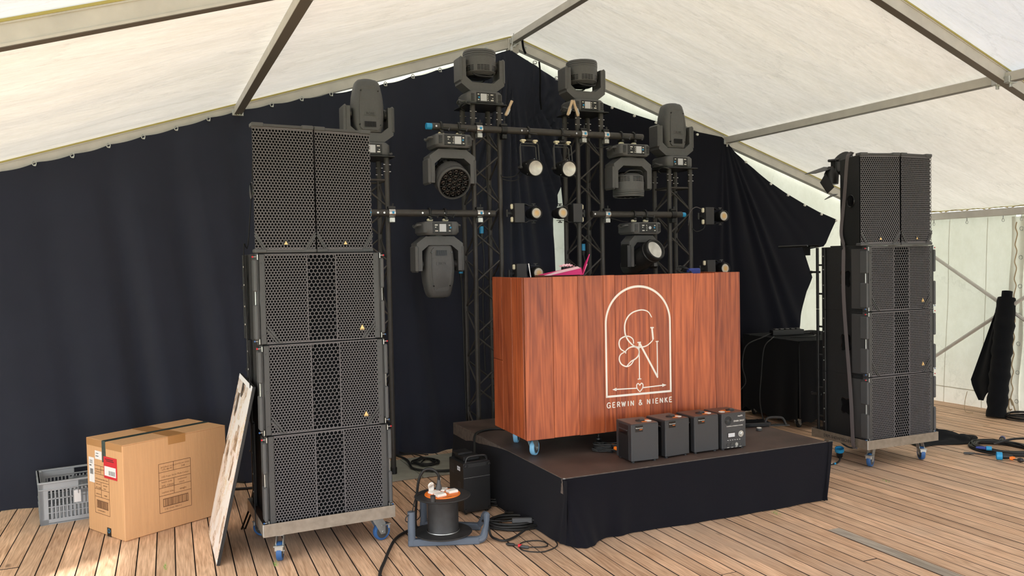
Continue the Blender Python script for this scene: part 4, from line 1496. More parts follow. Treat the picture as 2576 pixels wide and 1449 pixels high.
def make_mover(name, label, kind, pan=0.0, tilt=0.0, dark_screen=False):
    """base sits on z=0 facing -y; flip the whole thing to hang it"""
    t = thing(name, label, 'stage light')
    body = 'lampbody'
    bw = 0.315 if kind != 'spot' else 0.30
    # base
    m = MB()
    b = [(-bw / 2 + .02, -0.135), (bw / 2 - .02, -0.135)]
    loft(m, [(bw - 0.03, 0.25, 0.004, 0.03), (bw, 0.27, 0.018, 0.045), (bw, 0.27, 0.088, 0.045), (bw - 0.04, 0.25, 0.108, 0.04)])
    bs = m.build('base', body, t, smooth=40)
    m = MB().box(-bw / 2 + 0.07, -0.1385, 0.012, bw / 2 - 0.07, -0.13, 0.094, 0.002)
    m.build('control_panel', 'lampdark', t)
    sx = {'wash': -0.052, 'eye': -0.052, 'spot': -0.03}[kind]
    for s in (-1, 1):
        v = MB()
        for k in range(6):
            v.box(s * (bw / 2 - 0.052), -0.1375, 0.022 + k * 0.011, s * (bw / 2 - 0.024), -0.1315, 0.027 + k * 0.011)
        if kind != 'spot':
            v.build('speaker_slots', 'blkgloss', t, smooth=0, kind='stuff')
    if dark_screen:
        MB().lathe([(0, 0), (0.014, 0), (0.014, 0.002), (0, 0.002)], 16, False).build('display', 'screen', t, loc=(-0.02, -0.139, 0.053)).rotation_euler = (pi / 2, 0, 0)
    else:
        MB().box(sx, -0.141, 0.024, sx + 0.056, -0.137, 0.084, 0.001).build('display', 'screen', t)
    # little keys and legends
    kk = MB()
    for (x, z, w, h) in ((-0.078, 0.075, 0.016, 0.006), (-0.076, 0.030, 0.014, 0.007), (0.010, 0.074, 0.012, 0.005), (0.010, 0.058, 0.006, 0.006), (0.010, 0.044, 0.006, 0.006), (0.010, 0.029, 0.012, 0.005),
                         (0.038, 0.074, 0.026, 0.007), (0.052, 0.046, 0.010, 0.006), (0.040, 0.028, 0.026, 0.008)):
        if kind == 'spot' and x < -0.07:
            x += 0.012
        x2 = x if x < 0 else x
        if abs(x2) < bw / 2 - 0.075 or True:
            kk.box(x2, -0.1405, z, x2 + w * 0.9, -0.138, z + h)
    kk.build('key_legends', 'white', t, smooth=0, kind='stuff')
    MB().cyl((-0.066, -0.138, 0.052), (-0.066, -0.1425, 0.052), 0.007, n=10).build('menu_knob', 'bluecap', t)
    for s in (-1, 1):
        MB().tube(spline([(s * (bw / 2 - 0.01), -0.06, 0.03), (s * (bw / 2 + 0.028), -0.05, 0.03), (s * (bw / 2 + 0.034), 0.0, 0.045), (s * (bw / 2 + 0.028), 0.05, 0.03), (s * (bw / 2 - 0.01), 0.06, 0.03)], 4), 0.009, 6).build('carry_handle', body, t)
    # yoke
    pivz = {'wash': 0.335, 'eye': 0.335, 'spot': 0.34}[kind]
    yw, yd = 0.385, 0.15
    Rz = Matrix.Rotation(pan, 4, 'Z')
    m = MB()
    m.M = Rz
    h = yw / 2
    ti = 0.042
    zb, zt = 0.118, pivz + 0.05
    m.cyl((0, 0, 0.10), (0, 0, 0.125), 0.075, n=24)
    m.build('pan_ring', 'lampdark', t)
    m = MB()
    m.M = Rz
    outer = [(-h + 0.075, zb), (h - 0.075, zb), (h, zb + 0.055), (h, zt - 0.03), (h - 0.012, zt), (h - ti, zt)]
    inner = [(h - ti, zb + 0.115), (h - ti - 0.055, zb + 0.07), (-h + ti + 0.055, zb + 0.07), (-h + ti, zb + 0.115)]
    m.prism(outer + inner + [(-h + ti, zt), (-h + 0.012, zt), (-h, zt - 0.03), (-h, zb + 0.055)][0:4], -yd / 2, yd / 2)
    yk = m.build('yoke', body, t, smooth=25)
    for s in (-1, 1):
        m = MB()
        m.M = Rz @ Matrix.Translation((s * (h - 0.004), 0, 0))
        loft_pts = []
        m.box(-0.016, -yd / 2 - 0.006, zb + 0.07, 0.016, yd / 2 + 0.006, zt + 0.012, 0.014)
        m.build('arm_cover', body, t)
        m = MB()
        m.M = Rz
        m.cyl((s * (h - ti - 0.02), 0, pivz), (s * (h - ti + 0.01), 0, pivz), 0.045, n=18)
        m.build('tilt_hub', 'lampdark', t)
    # head
    Hm = Rz @ Matrix.Translation((0, 0, pivz)) @ Matrix.Rotation(tilt, 4, 'X')
    if kind in ('wash', 'eye'):
        r = 0.138
        m = MB(); m.M = Hm
        m.lathe([(r - 0.045, -0.085), (r - 0.03, -0.075), (r - 0.004, -0.058), (r, -0.02), (r, 0.062), (r + 0.0015, 0.064), (r + 0.0015, 0.082), (r, 0.084), (r, 0.112), (r - 0.003, 0.122), (r - 0.012, 0.124), (r - 0.014, 0.112), (0, 0.112)], 40, False)
        m.build('head_shell', body, t, smooth=35)
        for k in range(3):
            m = MB(); m.M = Hm
            m.tube([((r + 0.0006) * cos(a), (r + 0.0006) * sin(a), 0.072 + k * 0.016) for a in [2 * pi * q / 40 for q in range(40)]], 0.0016, 5, closed=True)
            m.build('shell_groove', 'lampdark', t)
        v = MB(); v.M = Hm
        for k in range(30):
            a = -pi * 0.98 + k * pi * 1.9 / 30
            for q in range(4):
                zz = -0.052 + q * 0.012
                if k % 5 == 4: continue
                rr = r + 0.0012
                a2 = a + 0.17
                b0 = v._a([(rr * cos(a), rr * sin(a), zz), (rr * cos(a2), rr * sin(a2), zz), (rr * cos(a2), rr * sin(a2), zz + 0.007), (rr * cos(a), rr * sin(a), zz + 0.007)])
                v.face([b0, b0 + 1, b0 + 2, b0 + 3])
        v.build('vent_slots', 'blkgloss', t, smooth=0, kind='stuff')
        m = MB(); m.M = Hm
        m.lathe([(0, -0.10), (r - 0.055, -0.098), (r - 0.035, -0.086), (0, -0.07)], 32, False)
        m.build('rear_dome', 'blkgloss', t)
        for s in (-1, 1):
            m = MB(); m.M = Hm
            m.tube(spline([(-0.09, s * 0.075, -0.072), (-0.075, s * 0.10, -0.092), (-0.045, s * 0.112, -0.102), (0.045, s * 0.112, -0.102), (0.075, s * 0.10, -0.092), (0.09, s * 0.075, -0.072)], 4), 0.0075, 6)
            m.build('head_handle', 'lampdark', t)
        # lens plate with moulded lenses
        m = MB(); m.M = Hm
        m.lathe([(0, 0.1135), (r - 0.014, 0.1135)], 32, False)
        m.build('lens_plate', 'blkgloss', t)
        spots = [(0, 0)] + [(0.047 * cos(q * pi / 3 + pi / 6), 0.047 * sin(q * pi / 3 + pi / 6)) for q in range(6)] + [(0.0935 * cos(q * pi / 6), 0.0935 * sin(q * pi / 6)) for q in range(12)]
        if kind == 'eye':
            for (x, y) in spots:
                m = MB(); m.M = Hm @ Matrix.Translation((x, y, 0.116))
                m.lathe([(0.0215, 0.0), (0.0195, 0.0035), (0.011, 0.006), (0.004, 0.003), (0, 0.003)], 12, False)
                m.build('lens', 'bead', t)
            m = MB(); m.M = Hm
            ring = lambda rr, z: m.tube([(rr * cos(a), rr * sin(a), z) for a in [2 * pi * q / 36 for q in range(36)]], 0.0018, 5, closed=True)
            ring(0.0705, 0.119); ring(0.1205, 0.119)
            for q in range(12):
                a = q * pi / 6 + pi / 12
                m.cyl((0.0705 * cos(a), 0.0705 * sin(a), 0.119), (0.1205 * cos(a), 0.1205 * sin(a), 0.119), 0.0018, n=5)
            for q in range(6):
                a = q * pi / 3
                a2 = a + pi / 3
                m.cyl((0.0265 * cos(a), 0.0265 * sin(a), 0.119), (0.0705 * cos(a), 0.0705 * sin(a), 0.119), 0.0018, n=5)
                m.cyl((0.0265 * cos(a), 0.0265 * sin(a), 0.119), (0.0265 * cos(a2), 0.0265 * sin(a2), 0.119), 0.0018, n=5)
            m.build('lens_lattice', 'rail', t)
        else:
            for (x, y) in spots:
                m = MB(); m.M = Hm @ Matrix.Translation((x, y, 0.116))
                m.lathe([(0.020, 0.0), (0.014, 0.006), (0, 0.007)], 8, False)
                m.build('lens', 'bead', t)
    elif kind == 'spot':
        m = MB(); m.M = Hm
        loft(m, [(0.15, 0.13, -0.155, 0.03), (0.205, 0.165, -0.145, 0.045), (0.232, 0.19, -0.10, 0.055), (0.245, 0.205, -0.02, 0.06), (0.246, 0.205, 0.06, 0.06),
                 (0.232, 0.195, 0.14, 0.06), (0.205, 0.175, 0.205, 0.055), (0.185, 0.16, 0.24, 0.05), (0.165, 0.145, 0.256, 0.05), (0.15, 0.13, 0.262, 0.045)])
        hd = m.build('head_shell', body, t, smooth=30)
        for s in (-1, 1):
            m = MB(); m.M = Hm
            # raised cover on both broad faces
            loftp = [(-0.082, -0.115), (-0.06, -0.135), (0.06, -0.135), (0.082, -0.115), (0.088, 0.03), (0.078, 0.14), (0.060, 0.205), (0.045, 0.215), (-0.045, 0.215), (-0.060, 0.205), (-0.078, 0.14), (-0.088, 0.03)]
            front, back_ = [], []
            for x, z in loftp:
                yy = 0.1025 - 0.012 * max(0, (z - 0.06) / 0.1) ** 1.3 - 0.012 * max(0, (-0.06 - z) / 0.08)
                front.append((x * 0.96, s * (yy + 0.006), z * 0.985)); back_.append((x, s * (yy - 0.02), z))
            n = len(front)
            b0 = m._a(front + back_)
            m.face([b0 + q for q in (range(n) if s < 0 else reversed(range(n)))])
            for q in range(n):
                j = (q + 1) % n
                m.face([b0 + q, b0 + n + q, b0 + n + j, b0 + j] if s < 0 else [b0 + j, b0 + n + j, b0 + n + q, b0 + q])
            cv = m.build('cover_plate', body, t, smooth=25)
            v = MB(); v.M = Hm
            for k in range(16):
                x = -0.044 + k * 0.0057
                v.box(x, s * 0.104, -0.112, x + 0.003, s * 0.1105, -0.070)
            v.build('vent_slots', 'blkgloss', t, smooth=0, kind='stuff')
            v = MB(); v.M = Hm
            v.box(-0.045, s * 0.1085, -0.022, 0.045, s * 0.1095, 0.006, 0.0005)
            lp = v.build('name_plate', body, t)
            for hx, hz in ((-0.068, 0.17), (-0.082, -0.095), (0.068, 0.17), (0.082, -0.095)):
                v = MB(); v.M = Hm
                v.cyl((hx, s * 0.085, hz), (hx, s * 0.1085 if hz < 0 else s * 0.100, hz), 0.0055, n=8)
                v.build('screw_hole', 'blkgloss', t)
        nm = text('embossed_name', 'ROBE', 0.026, 'lampdark', t, (0, 0, 0), (0, 0, 0), 0.0008, 'CENTER')
        nm.matrix_local = Hm @ Matrix.Translation((0, -0.1098, -0.017)) @ Matrix.Rotation(pi / 2, 4, 'X')
        m = MB(); m.M = Hm
        m.lathe([(0.055, 0.25), (0.066, 0.262), (0.060, 0.268), (0.05, 0.262), (0, 0.262)], 24, False)
        m.build('front_lens', 'lensdark', t)
        m = MB(); m.M = Hm
        loft(m, [(0.16, 0.13, -0.165, 0.04), (0.17, 0.14, -0.15, 0.04)])
        m.build('rear_cap', 'blkgloss', t)
    else:
        pass
    return t


def make_beam(label, pan, tilt):
    t = make_mover('beam_light', label, 'wash', 0, 0, True)
    for o in [c for c in bpy.data.objects if c.parent is t and c.name.split('.')[0] in ('yoke', 'arm_cover', 'tilt_hub', 'head_shell', 'shell_groove', 'vent_slots', 'rear_dome', 'head_handle', 'lens_plate', 'lens', 'pan_ring')]:
        bpy.data.objects.remove(o)
    body = 'lampdark'
    pivz = 0.335
    Rz = Matrix.Rotation(pan, 4, 'Z')
    m = MB(); m.M = Rz
    h, ti, zb, zt, yd = 0.165, 0.05, 0.118, pivz + 0.06, 0.12
    m.prism([(-h + 0.06, zb), (h - 0.06, zb), (h, zb + 0.055), (h, zt - 0.03), (h - 0.02, zt), (h - ti, zt), (h - ti, zb + 0.10), (h - ti - 0.04, zb + 0.06), (-h + ti + 0.04, zb + 0.06), (-h + ti, zb + 0.10), (-h + ti, zt), (-h + 0.02, zt), (-h, zt - 0.03), (-h, zb + 0.055)], -yd / 2, yd / 2)
    m.build('yoke', 'lampbody', t, smooth=25)
    for s in (-1, 1):
        m = MB(); m.M = Rz
        m.box(s * (h - 0.03), -yd / 2 - 0.006, zb + 0.07, s * (h + 0.014), yd / 2 + 0.006, zt + 0.02, 0.02)
        m.build('arm_cover', body, t)
    Hm = Rz @ Matrix.Translation((0, 0, pivz)) @ Matrix.Rotation(tilt, 4, 'X')
    m = MB(); m.M = Hm
    m.lathe([(0.045, -0.19), (0.085, -0.18), (0.098, -0.15), (0.104, -0.02), (0.102, 0.06), (0.092, 0.12), (0.086, 0.15), (0.098, 0.155), (0.103, 0.163), (0.103, 0.176), (0.097, 0.182), (0.097, 0.20), (0.102, 0.204), (0.102, 0.225), (0.095, 0.238), (0.084, 0.24), (0.078, 0.225), (0.072, 0.19)], 36, True)
    m.build('head_shell', body, t, smooth=35)
    m = MB(); m.M = Hm
    m.lathe([(0.079, 0.218), (0.055, 0.212), (0.0, 0.20)], 28, False)
    m.build('front_lens', 'lensglass', t)
    for a in (0.6, 2.4, 4.0):
        m = MB(); m.M = Hm
        m.cyl((0.100 * cos(a), 0.100 * sin(a), 0.02), (0.108 * cos(a), 0.108 * sin(a), 0.02), 0.005, n=7)
        m.build('screw', 'steel', t)
    m = MB(); m.M = Hm
    m.box(-0.05, -0.05, -0.22, 0.05, 0.05, -0.185, 0.01)
    m.build('rear_cap', 'blk', t)
    return t


def stand(o, x, z, y=TY + CC / 2 - 0.0, rz=0.0):
    o.location = (x, y, z); o.rotation_euler = (0, 0, rz)


def hang(o, x, z, y=6.11, rz=0.0):
    o.location = (x, y, z); o.rotation_euler = (0, pi, rz)


w1 = make_mover('wash_light', 'grey moving wash lamp standing on the second tower, drum head upright', 'wash')
stand(w1, TWX['two'] + CC / 2, 2.985)
w2 = copy_tree(w1, label='grey moving wash lamp standing on the third tower, white roof seen through its yoke')
stand(w2, TWX['three'] + CC / 2, 2.985)
w3 = copy_tree(w1, label='grey moving wash lamp hanging from the right end of the upper pipe')
s1 = make_mover('spot_light', 'grey moving spot lamp on the tower behind the left stack, tapered head upright', 'spot')
stand(s1, TWX['one'] + CC / 2, 2.525)
s2 = copy_tree(s1, label='dark moving spot lamp standing on the short right tower, tapered head upright')
stand(s2, TWX['four'] + CC / 2, 2.525)
s3 = copy_tree(s1, label='grey moving spot lamp hanging head down from the lower left pipe')
hang(w3, 3.945, 2.695)
hang(s3, 2.135, 2.010)
e1 = make_mover('wash_light', 'moving lamp with honeycomb lens face hanging from the left end of the upper pipe', 'eye', 0.0, radians(62))
hang(e1, 2.255, 2.700)
b1 = make_beam('dark moving lamp hanging from the lower right pipe, round lens tilted up', -0.12, radians(113))
hang(b1, 4.055, 2.012)
for o in (w1, w2, w3, e1):
    o['group'] = 'moving wash lamps'
for o in (s1, s2, s3):
    o['group'] = 'moving spot lamps'


# hook clamps carrying the hanging lamps
def hook_clamp(label, x, zpipe, ztop, m='cream'):
    t = thing('hook_clamp', label, 'clamp', (x, 6.11, zpipe), 0, 'hook clamps carrying the hanging lamps')
    mb = MB()
    pts = [(0, -0.030 * cos(a) - 0.0, 0.034 * sin(a)) for a in [radians(-50 + 26 * k) for k in range(10)]]
    pts = [(0, -(0.036) * cos(a), 0.036 * sin(a)) for a in [radians(-20 + 22 * k) for k in range(11)]]
    ribbon_pts = pts
    mb.tube(ribbon_pts, 0.009, 6)
    mb.box(-0.012, -0.045, -0.055, 0.012, 0.03, -0.030, 0.003)
    mb.build('hook', 'blk', t)
    MB().cyl((0.0, -0.035, -0.02), (0.05, -0.075, -0.03), 0.006, n=7).cyl((0.035, -0.09, -0.045), (0.06, -0.06, -0.012), 0.006, n=7).build('wing_bolt', 'lampdark', t)
    l = MB()
    l.M = Matrix.Translation((0, -0.01, ztop - zpipe + 0.0))
    l.lathe([(0.009, 0.0), (0.024, 0.004), (0.026, 0.014), (0.02, 0.022), (0.008, 0.024), (0.008, 0.04)], 14)
    l.build('quick_lock', m, t)
    return t


hook_clamp('left hook clamp above the honeycomb lamp', 2.185, 2.768, 2.702)
hook_clamp('right hook clamp above the honeycomb lamp', 2.335, 2.769, 2.702)
hook_clamp('left hook clamp above the wash lamp at the right pipe end', 3.87, 2.774, 2.697)
hook_clamp('right hook clamp above the wash lamp at the right pipe end', 4.00, 2.775, 2.697)
hook_clamp('left hook clamp above the head down spot lamp', 2.075, 2.079, 2.012)
hook_clamp('right hook clamp above the head down spot lamp', 2.205, 2.079, 2.012)
hook_clamp('left hook clamp above the lamp with tilted lens', 3.99, 2.085, 2.014)
hook_clamp('right hook clamp above the lamp with tilted lens', 4.115, 2.085, 2.014)


# ---- two reflector cans
def make_can(label, x):
    t = thing('par_can', label, 'stage light', (x, 6.11, 2.768), 0, 'reflector cans on the upper pipe')
    mb = MB()
    mb.tube([(0, -(0.036) * cos(a), 0.036 * sin(a)) for a in [radians(-20 + 22 * k) for k in range(11)]], 0.009, 6)
    mb.box(-0.012, -0.045, -0.06, 0.012, 0.03, -0.030, 0.003).cyl((0, -0.02, -0.09), (0, -0.02, -0.05), 0.01, n=8)
    mb.build('hook', 'blk', t)
    MB().cyl((0.0, -0.035, -0.02), (0.055, -0.07, -0.03), 0.006, n=7).build('wing_bolt', 'lampdark', t)
    for s in (-1, 1):
        MB().box(s * 0.055 - 0.022, -0.045, -0.088, s * 0.055 + 0.022, 0.0, -0.070, 0.007).cyl((s * 0.055, -0.022, -0.10), (s * 0.055, -0.022, -0.088), 0.013, n=10).build('knob', 'cream', t)
    MB().box(-0.03, -0.04, -0.086, 0.03, -0.004, -0.066, 0.004).build('omega_plate', 'blk', t)
    for y, w, z in ((-0.028, 0.083, -0.10), (0.004, 0.074, -0.116)):
        MB().tube([(-w - 0.003, y - 0.02, -0.30), (-w, y, z - 0.012), (-w + 0.01, y, z), (w - 0.01, y, z), (w, y, z - 0.012), (w + 0.003, y - 0.02, -0.30)], 0.005, 6).build('bracket', 'rail', t)
    H = Matrix.Translation((0.01, -0.03, -0.305)) @ Matrix.Rotation(radians(97), 4, 'X')
    m = MB(); m.M = H
    m.lathe([(0.03, -0.13), (0.05, -0.12), (0.060, -0.07), (0.071, 0.0), (0.073, 0.07), (0.071, 0.095), (0.067, 0.10), (0.062, 0.096), (0.054, 0.085)], 32, False)
    m.lathe([(0.0, -0.132), (0.03, -0.13)], 32, False)
    m.build('can', 'lampdark', t, smooth=35)
    m = MB(); m.M = H
    m.lathe([(0.061, 0.0945), (0.045, 0.088), (0.02, 0.082), (0.0, 0.081)], 28, False)
    m.build('reflector', 'lensglass', t)
    m = MB(); m.M = H
    m.lathe([(0.0, 0.084), (0.010, 0.083), (0.013, 0.078)], 12, False)
    m.build('bulb_cap', 'lensglass', t)
    for a in (0.4, 1.5, 2.7, 3.9, 5.2):
        m = MB(); m.M = H
        m.cyl((0.072 * cos(a), 0.072 * sin(a), 0.05), (0.078 * cos(a), 0.078 * sin(a), 0.05), 0.003, n=6)
        m.build('screw', 'steel', t)
    for s in (-1, 1):
        MB().cyl((s * 0.078, -0.045, -0.305), (s * 0.10, -0.045, -0.305), 0.011, n=10).box(s * 0.098, -0.075, -0.315, s * 0.106, -0.015, -0.295, 0.003).build('tilt_lever', 'rail', t)
    return t


c1 = make_can('black lamp can with silver reflector on the upper pipe, left of the slit', 2.957)
c2 = copy_tree(c1, (3.272, 6.11, 2.770), 0, 'black lamp can with silver reflector beside the third tower')


# ---- blinders: box with bracket and a round led head
def make_blinder(label, x, z, s):
    t = thing('led_blinder', label, 'stage light', (x, 6.08, z), 0, 'small led lamps clamped beside the towers')
    MB().box(-0.045 * 1, -0.05, -0.08, 0.045, 0.05, 0.08, 0.003).build('driver_box', 'spark', t).location = (0, 0, 0)
    for q in (-1, 1):
        m = MB()
        pts = [(s * 0.0, 0.078), (s * 0.075, 0.078), (s * 0.10, 0.064), (s * 0.175, 0.064), (s * 0.175, 0.060), (s * 0.098, 0.060), (s * 0.073, 0.074), (s * 0.0, 0.074)]
        m.prism([(a, q * b) for a, b in pts], -0.02, 0.02)
        m.build('bracket', 'blk', t, smooth=0)
        MB().cyl((s * 0.15, 0, q * 0.064), (s * 0.15, 0, q * 0.078), 0.006, n=8).cyl((s * 0.132, 0, q * 0.078), (s * 0.168, 0, q * 0.078), 0.005, n=6).build('thumb_screw', 'rail', t)
    H = Matrix.Translation((s * 0.15, 0.0, 0)) @ Matrix.Rotation(radians(90), 4, 'X')
    m = MB(); m.M = H
    m.lathe([(0.03, -0.08), (0.042, -0.075), (0.044, -0.03), (0.050, -0.02), (0.053, 0.05), (0.052, 0.062), (0.048, 0.066), (0.042, 0.060), (0.040, 0.054)], 30, True)
    m.build('lamp_head', 'lampdark', t, smooth=35)
    m = MB()
    m.lathe([(0.041, 0.0), (0.03, 0.004), (0.015, 0.006), (0.0, 0.0065)], 26, False)
    o = m.build('led_window', 'cob', t)
    o.matrix_local = Matrix.Translation((s * 0.15, -0.0565, 0)) @ Matrix.Rotation(radians(90), 4, 'X')
    # arm to the tower, with two pale knobs
    MB().box(-s * 0.045, 0.0, -0.012, -s * 0.10, 0.02, 0.012, 0.003).cyl((-s * 0.09, 0.01, -0.03), (-s * 0.09, 0.01, 0.03), 0.012, n=10).build('mount_arm', 'blk', t)
    for q in (-1, 1):
        MB().box(-s * 0.048, -0.03, q * 0.032, -s * 0.068, 0.0, q * 0.075, 0.007).build('knob', 'cream', t)
    return t


make_blinder('small led lamp level with the lower pipes, right of the second tower', 2.835, 2.083, 1)
make_blinder('small led lamp level with the lower pipes, mirrored, left of the third tower', 3.385, 2.087, -1)
make_blinder('small led lamp at the right end of the lower right pipe, free of the desk', 4.785, 2.072, 1)
make_blinder('small led lamp half hidden by the desk top near the pink card box', 2.845, 1.583, 1)
make_blinder('small led lamp half hidden behind the right end of the desk top', 4.795, 1.583, 1)

# ---- tan spring clamps
for lab, x, y, z, a in (('tan spring clamp on the right side of the second tower plate', 2.80, 6.14, 2.955, -0.45), ('pair of tan spring clamps on the left side of the third tower plate', 3.40, 6.12, 2.99, 0.35)):
    t = thing('spring_clamp', lab, 'clamp', (x, y, z), 0)
    for s in ((-1, 1) if a > 0 else (1,)):
        m = MB()
        m.M = Matrix.Translation((s * 0.03 if a > 0 else 0, 0, 0)) @ Matrix.Rotation(-a * s if a > 0 else -a, 4, 'Y')
        m.box(-0.012, -0.01, -0.065, 0.012, 0.01, 0.02, 0.005).cyl((0, 0, 0.01), (0.0, 0, 0.075), 0.010, 0.013, n=10)
        m.build('jaw', 'wood_clip', t)
        m = MB()
        m.M = Matrix.Translation((s * 0.03 if a > 0 else 0, -0.012, 0)) @ Matrix.Rotation(-a * s if a > 0 else -a, 4, 'Y')
        m.box(0.004, 0, -0.05, 0.014, 0.012, 0.0)
        m.build('spring', 'steel', t)


# ================================================================== SPARK MACHINES ON THE STAGE EDGE
def make_spark(label, front_panel=False):
    t = thing('spark_machine', label, 'effect machine', (0, 0, 0), 0, 'spark machines along the stage edge')
    w, d, h = 0.195, 0.20, 0.243
    z0 = 0.404
    for x in (0.02, w - 0.02):
        for y in (0.02, d - 0.02):
            MB().cyl((x, y, z0), (x, y, z0 + 0.012), 0.011, n=10).build('rubber_foot', 'blk', t)
    MB().box(0, 0, z0 + 0.010, w, d, z0 + h, 0.004).build('housing', 'spark', t)
    MB().box(0.003, 0.003, z0 + h - 0.001, w - 0.003, d - 0.003, z0 + h + 0.003, 0.002).build('lid', 'sparktop', t)
    # side grille and handle pocket
    v = MB()
    for r in range(13):
        for c in range(11):
            y = 0.045 + c * 0.010 + (0.005 if r % 2 else 0)
            z = z0 + 0.035 + r * 0.0095
            v.cyl((-0.0004, y, z), (0.001, y, z), 0.0031, n=6)
    v.build('vent_holes', 'blkgloss', t, smooth=0, kind='stuff')
    MB().box(-0.0012, 0.035, z0 + 0.012, 0.002, 0.165, z0 + h - 0.012, 0.001).build('side_panel', 'blk', t)
    p = MB().box(-0.002, 0.045, z0 + 0.170, 0.001, 0.155, z0 + 0.205, 0.001).build('handle_pocket', 'blkgloss', t)
    MB().box(-0.006, 0.047, z0 + 0.196, 0.001, 0.153, z0 + 0.204, 0.002).build('handle_lip', 'spark', p)
    # hopper on the lid
    hx = 0.11 if not front_panel else 0.075
    zt = z0 + h + 0.003
    MB().lathe([(0.030, 0), (0.030, 0.004), (0.024, 0.007), (0.0, 0.007)], 20).build('nozzle', 'blk', t, loc=(hx if not front_panel else 0.13, 0.085, zt))
    MB().box(-0.018, -0.013, 0.004, 0.018, 0.013, 0.013, 0.004).build('cartridge_cap', 'rail', t, loc=(hx + 0.008 if not front_panel else 0.135, 0.08, zt))
    MB().lathe([(0.021, 0), (0.021, 0.002), (0.0, 0.0022)], 20).build('round_sticker', 'white', t, loc=(0.155 if not front_panel else 0.045, 0.060, zt))
    MB().box(-0.028, -0.009, 0, 0.028, 0.009, 0.0015).build('warning_sticker', 'orange', t, loc=(0.150 if not front_panel else 0.09, 0.095, zt))
    MB().box(-0.018, -0.007, 0, 0.018, 0.007, 0.0015).build('warning_sticker', 'orange', t, loc=(0.120 if not front_panel else 0.085, 0.050, zt))
    if not front_panel:
        l = MB().box(0.028, -0.0012, z0 + h - 0.048, 0.082, 0.001, z0 + h - 0.008).build('name_label', 'blkgloss', t, smooth=0)
        text('label_text', 'Showtechniek', 0.0088, 'white', l, (0.031, -0.0016, z0 + h - 0.027), (pi / 2, 0, 0), 0.0001)
        MB().box(0.058, -0.0016, z0 + h - 0.036, 0.078, -0.001, z0 + h - 0.033).build('label_line', 'orange', l, smooth=0)
    else:
        y = -0.0008
        for r in (0.026, 0.019, 0.012):
            MB().tube([(0.050 + r * cos(a), y, z0 + 0.196 + r * sin(a)) for a in [2 * pi * q / 24 for q in range(24)]], 0.0016, 5, closed=True).build('fan_ring', 'blkgloss', t)
        text('product_lettering', 'SPARK SHOT', 0.0155, 'white', t, (0.094, y, z0 + 0.184), (pi / 2, 0, 0), 0.0003, sx=0.98)
        text('maker_lettering', 'maxFX', 0.014, 'white', t, (0.128, y, z0 + 0.217), (pi / 2, 0, 0), 0.0003)
        text('panel_heading', 'CONTROL & WORKING 2 POWER', 0.0088, 'white', t, (0.036, y, z0 + 0.155), (pi / 2, 0, 0), 0.0003, sx=0.98)
        for q in range(5):
            MB().box(0.036, y - 0.0002, z0 + 0.147 - q * 0.0052, 0.157 - 0.008 * (q % 2), y + 0.001, z0 + 0.1492 - q * 0.0052).build('text_line', 'rail', t, smooth=0)
        MB().box(0.045, -0.002, z0 + 0.082, 0.106, 0.001, z0 + 0.116, 0.001).build('display', 'blkgloss', t)
        MB().box(0.049, -0.0026, z0 + 0.086, 0.102, 0.0, z0 + 0.112).build('display_glass', 'screen', t)
        m = MB(); m.M = Matrix.Translation((0.152, 0.0, z0 + 0.101)) @ Matrix.Rotation(pi / 2, 4, 'X')
        m.lathe([(0.021, 0), (0.021, 0.003), (0.013, 0.003), (0.012, 0.010), (0.005, 0.011), (0.0, 0.006)], 20)
        m.build('key_switch', 'steel', t)
        for q in range(6):
            MB().box(0.043 + q * 0.019, -0.0016, z0 + 0.064, 0.051 + q * 0.019, 0.001, z0 + 0.0665).build('key_mark', 'white', t, smooth=0)
            MB().cyl((0.047 + q * 0.019, -0.0022, z0 + 0.058), (0.047 + q * 0.019, 0, z0 + 0.058), 0.0036, n=8).build('button', 'rail', t)
        for q, r in enumerate((0.0125, 0.014, 0.012, 0.012)):
            m = MB(); m.M = Matrix.Translation((0.048 + q * 0.0335, 0.0, z0 + 0.034)) @ Matrix.Rotation(pi / 2, 4, 'X')
            m.lathe([(r, 0), (r, 0.004), (r * 0.75, 0.004), (r * 0.7, 0.001), (0.004, 0.001), (0.003, 0.003), (0, 0.003)], 18)
            m.build('socket', ('rail', 'rail', 'steel', 'rail')[q], t)
            MB().box(0.040 + q * 0.0335, -0.0012, z0 + 0.0155, 0.056 + q * 0.0335, 0.001, z0 + 0.018).build('socket_mark', 'white', t, smooth=0)
    return t


m1 = make_spark('nearest spark machine, its slotted side panel showing beside the coiled cable')
m1.location = (2.7282, 4.2316, 0); m1.rotation_euler = (0, 0, -0.0656)
m2 = copy_tree(m1, (2.9838, 4.2318, 0), 0.0637, 'second spark machine from the cable coil, blank grey face with small label')
m3 = copy_tree(m1, (3.2168, 4.2395, 0), 0.0024, 'third spark machine from the cable coil, next to the one with controls')
m4 = make_spark('spark machine turned with its control panel and display to the front', True)
m4.location = (3.4311, 4.2299, 0); m4.rotation_euler = (0, 0, -0.0276)
m4['group'] = m1['group']


# ================================================================== CABLES
def cable(name, label, pts, r, n=6, m='cable', cat='cable', group=None, parent=None, closed=False):
    o = MB().tube(spline(pts, n, closed), r, 7, closed=closed).build(name, m, parent, smooth=60)
    if parent is None:
        tag(o, label, cat, group)
    return o


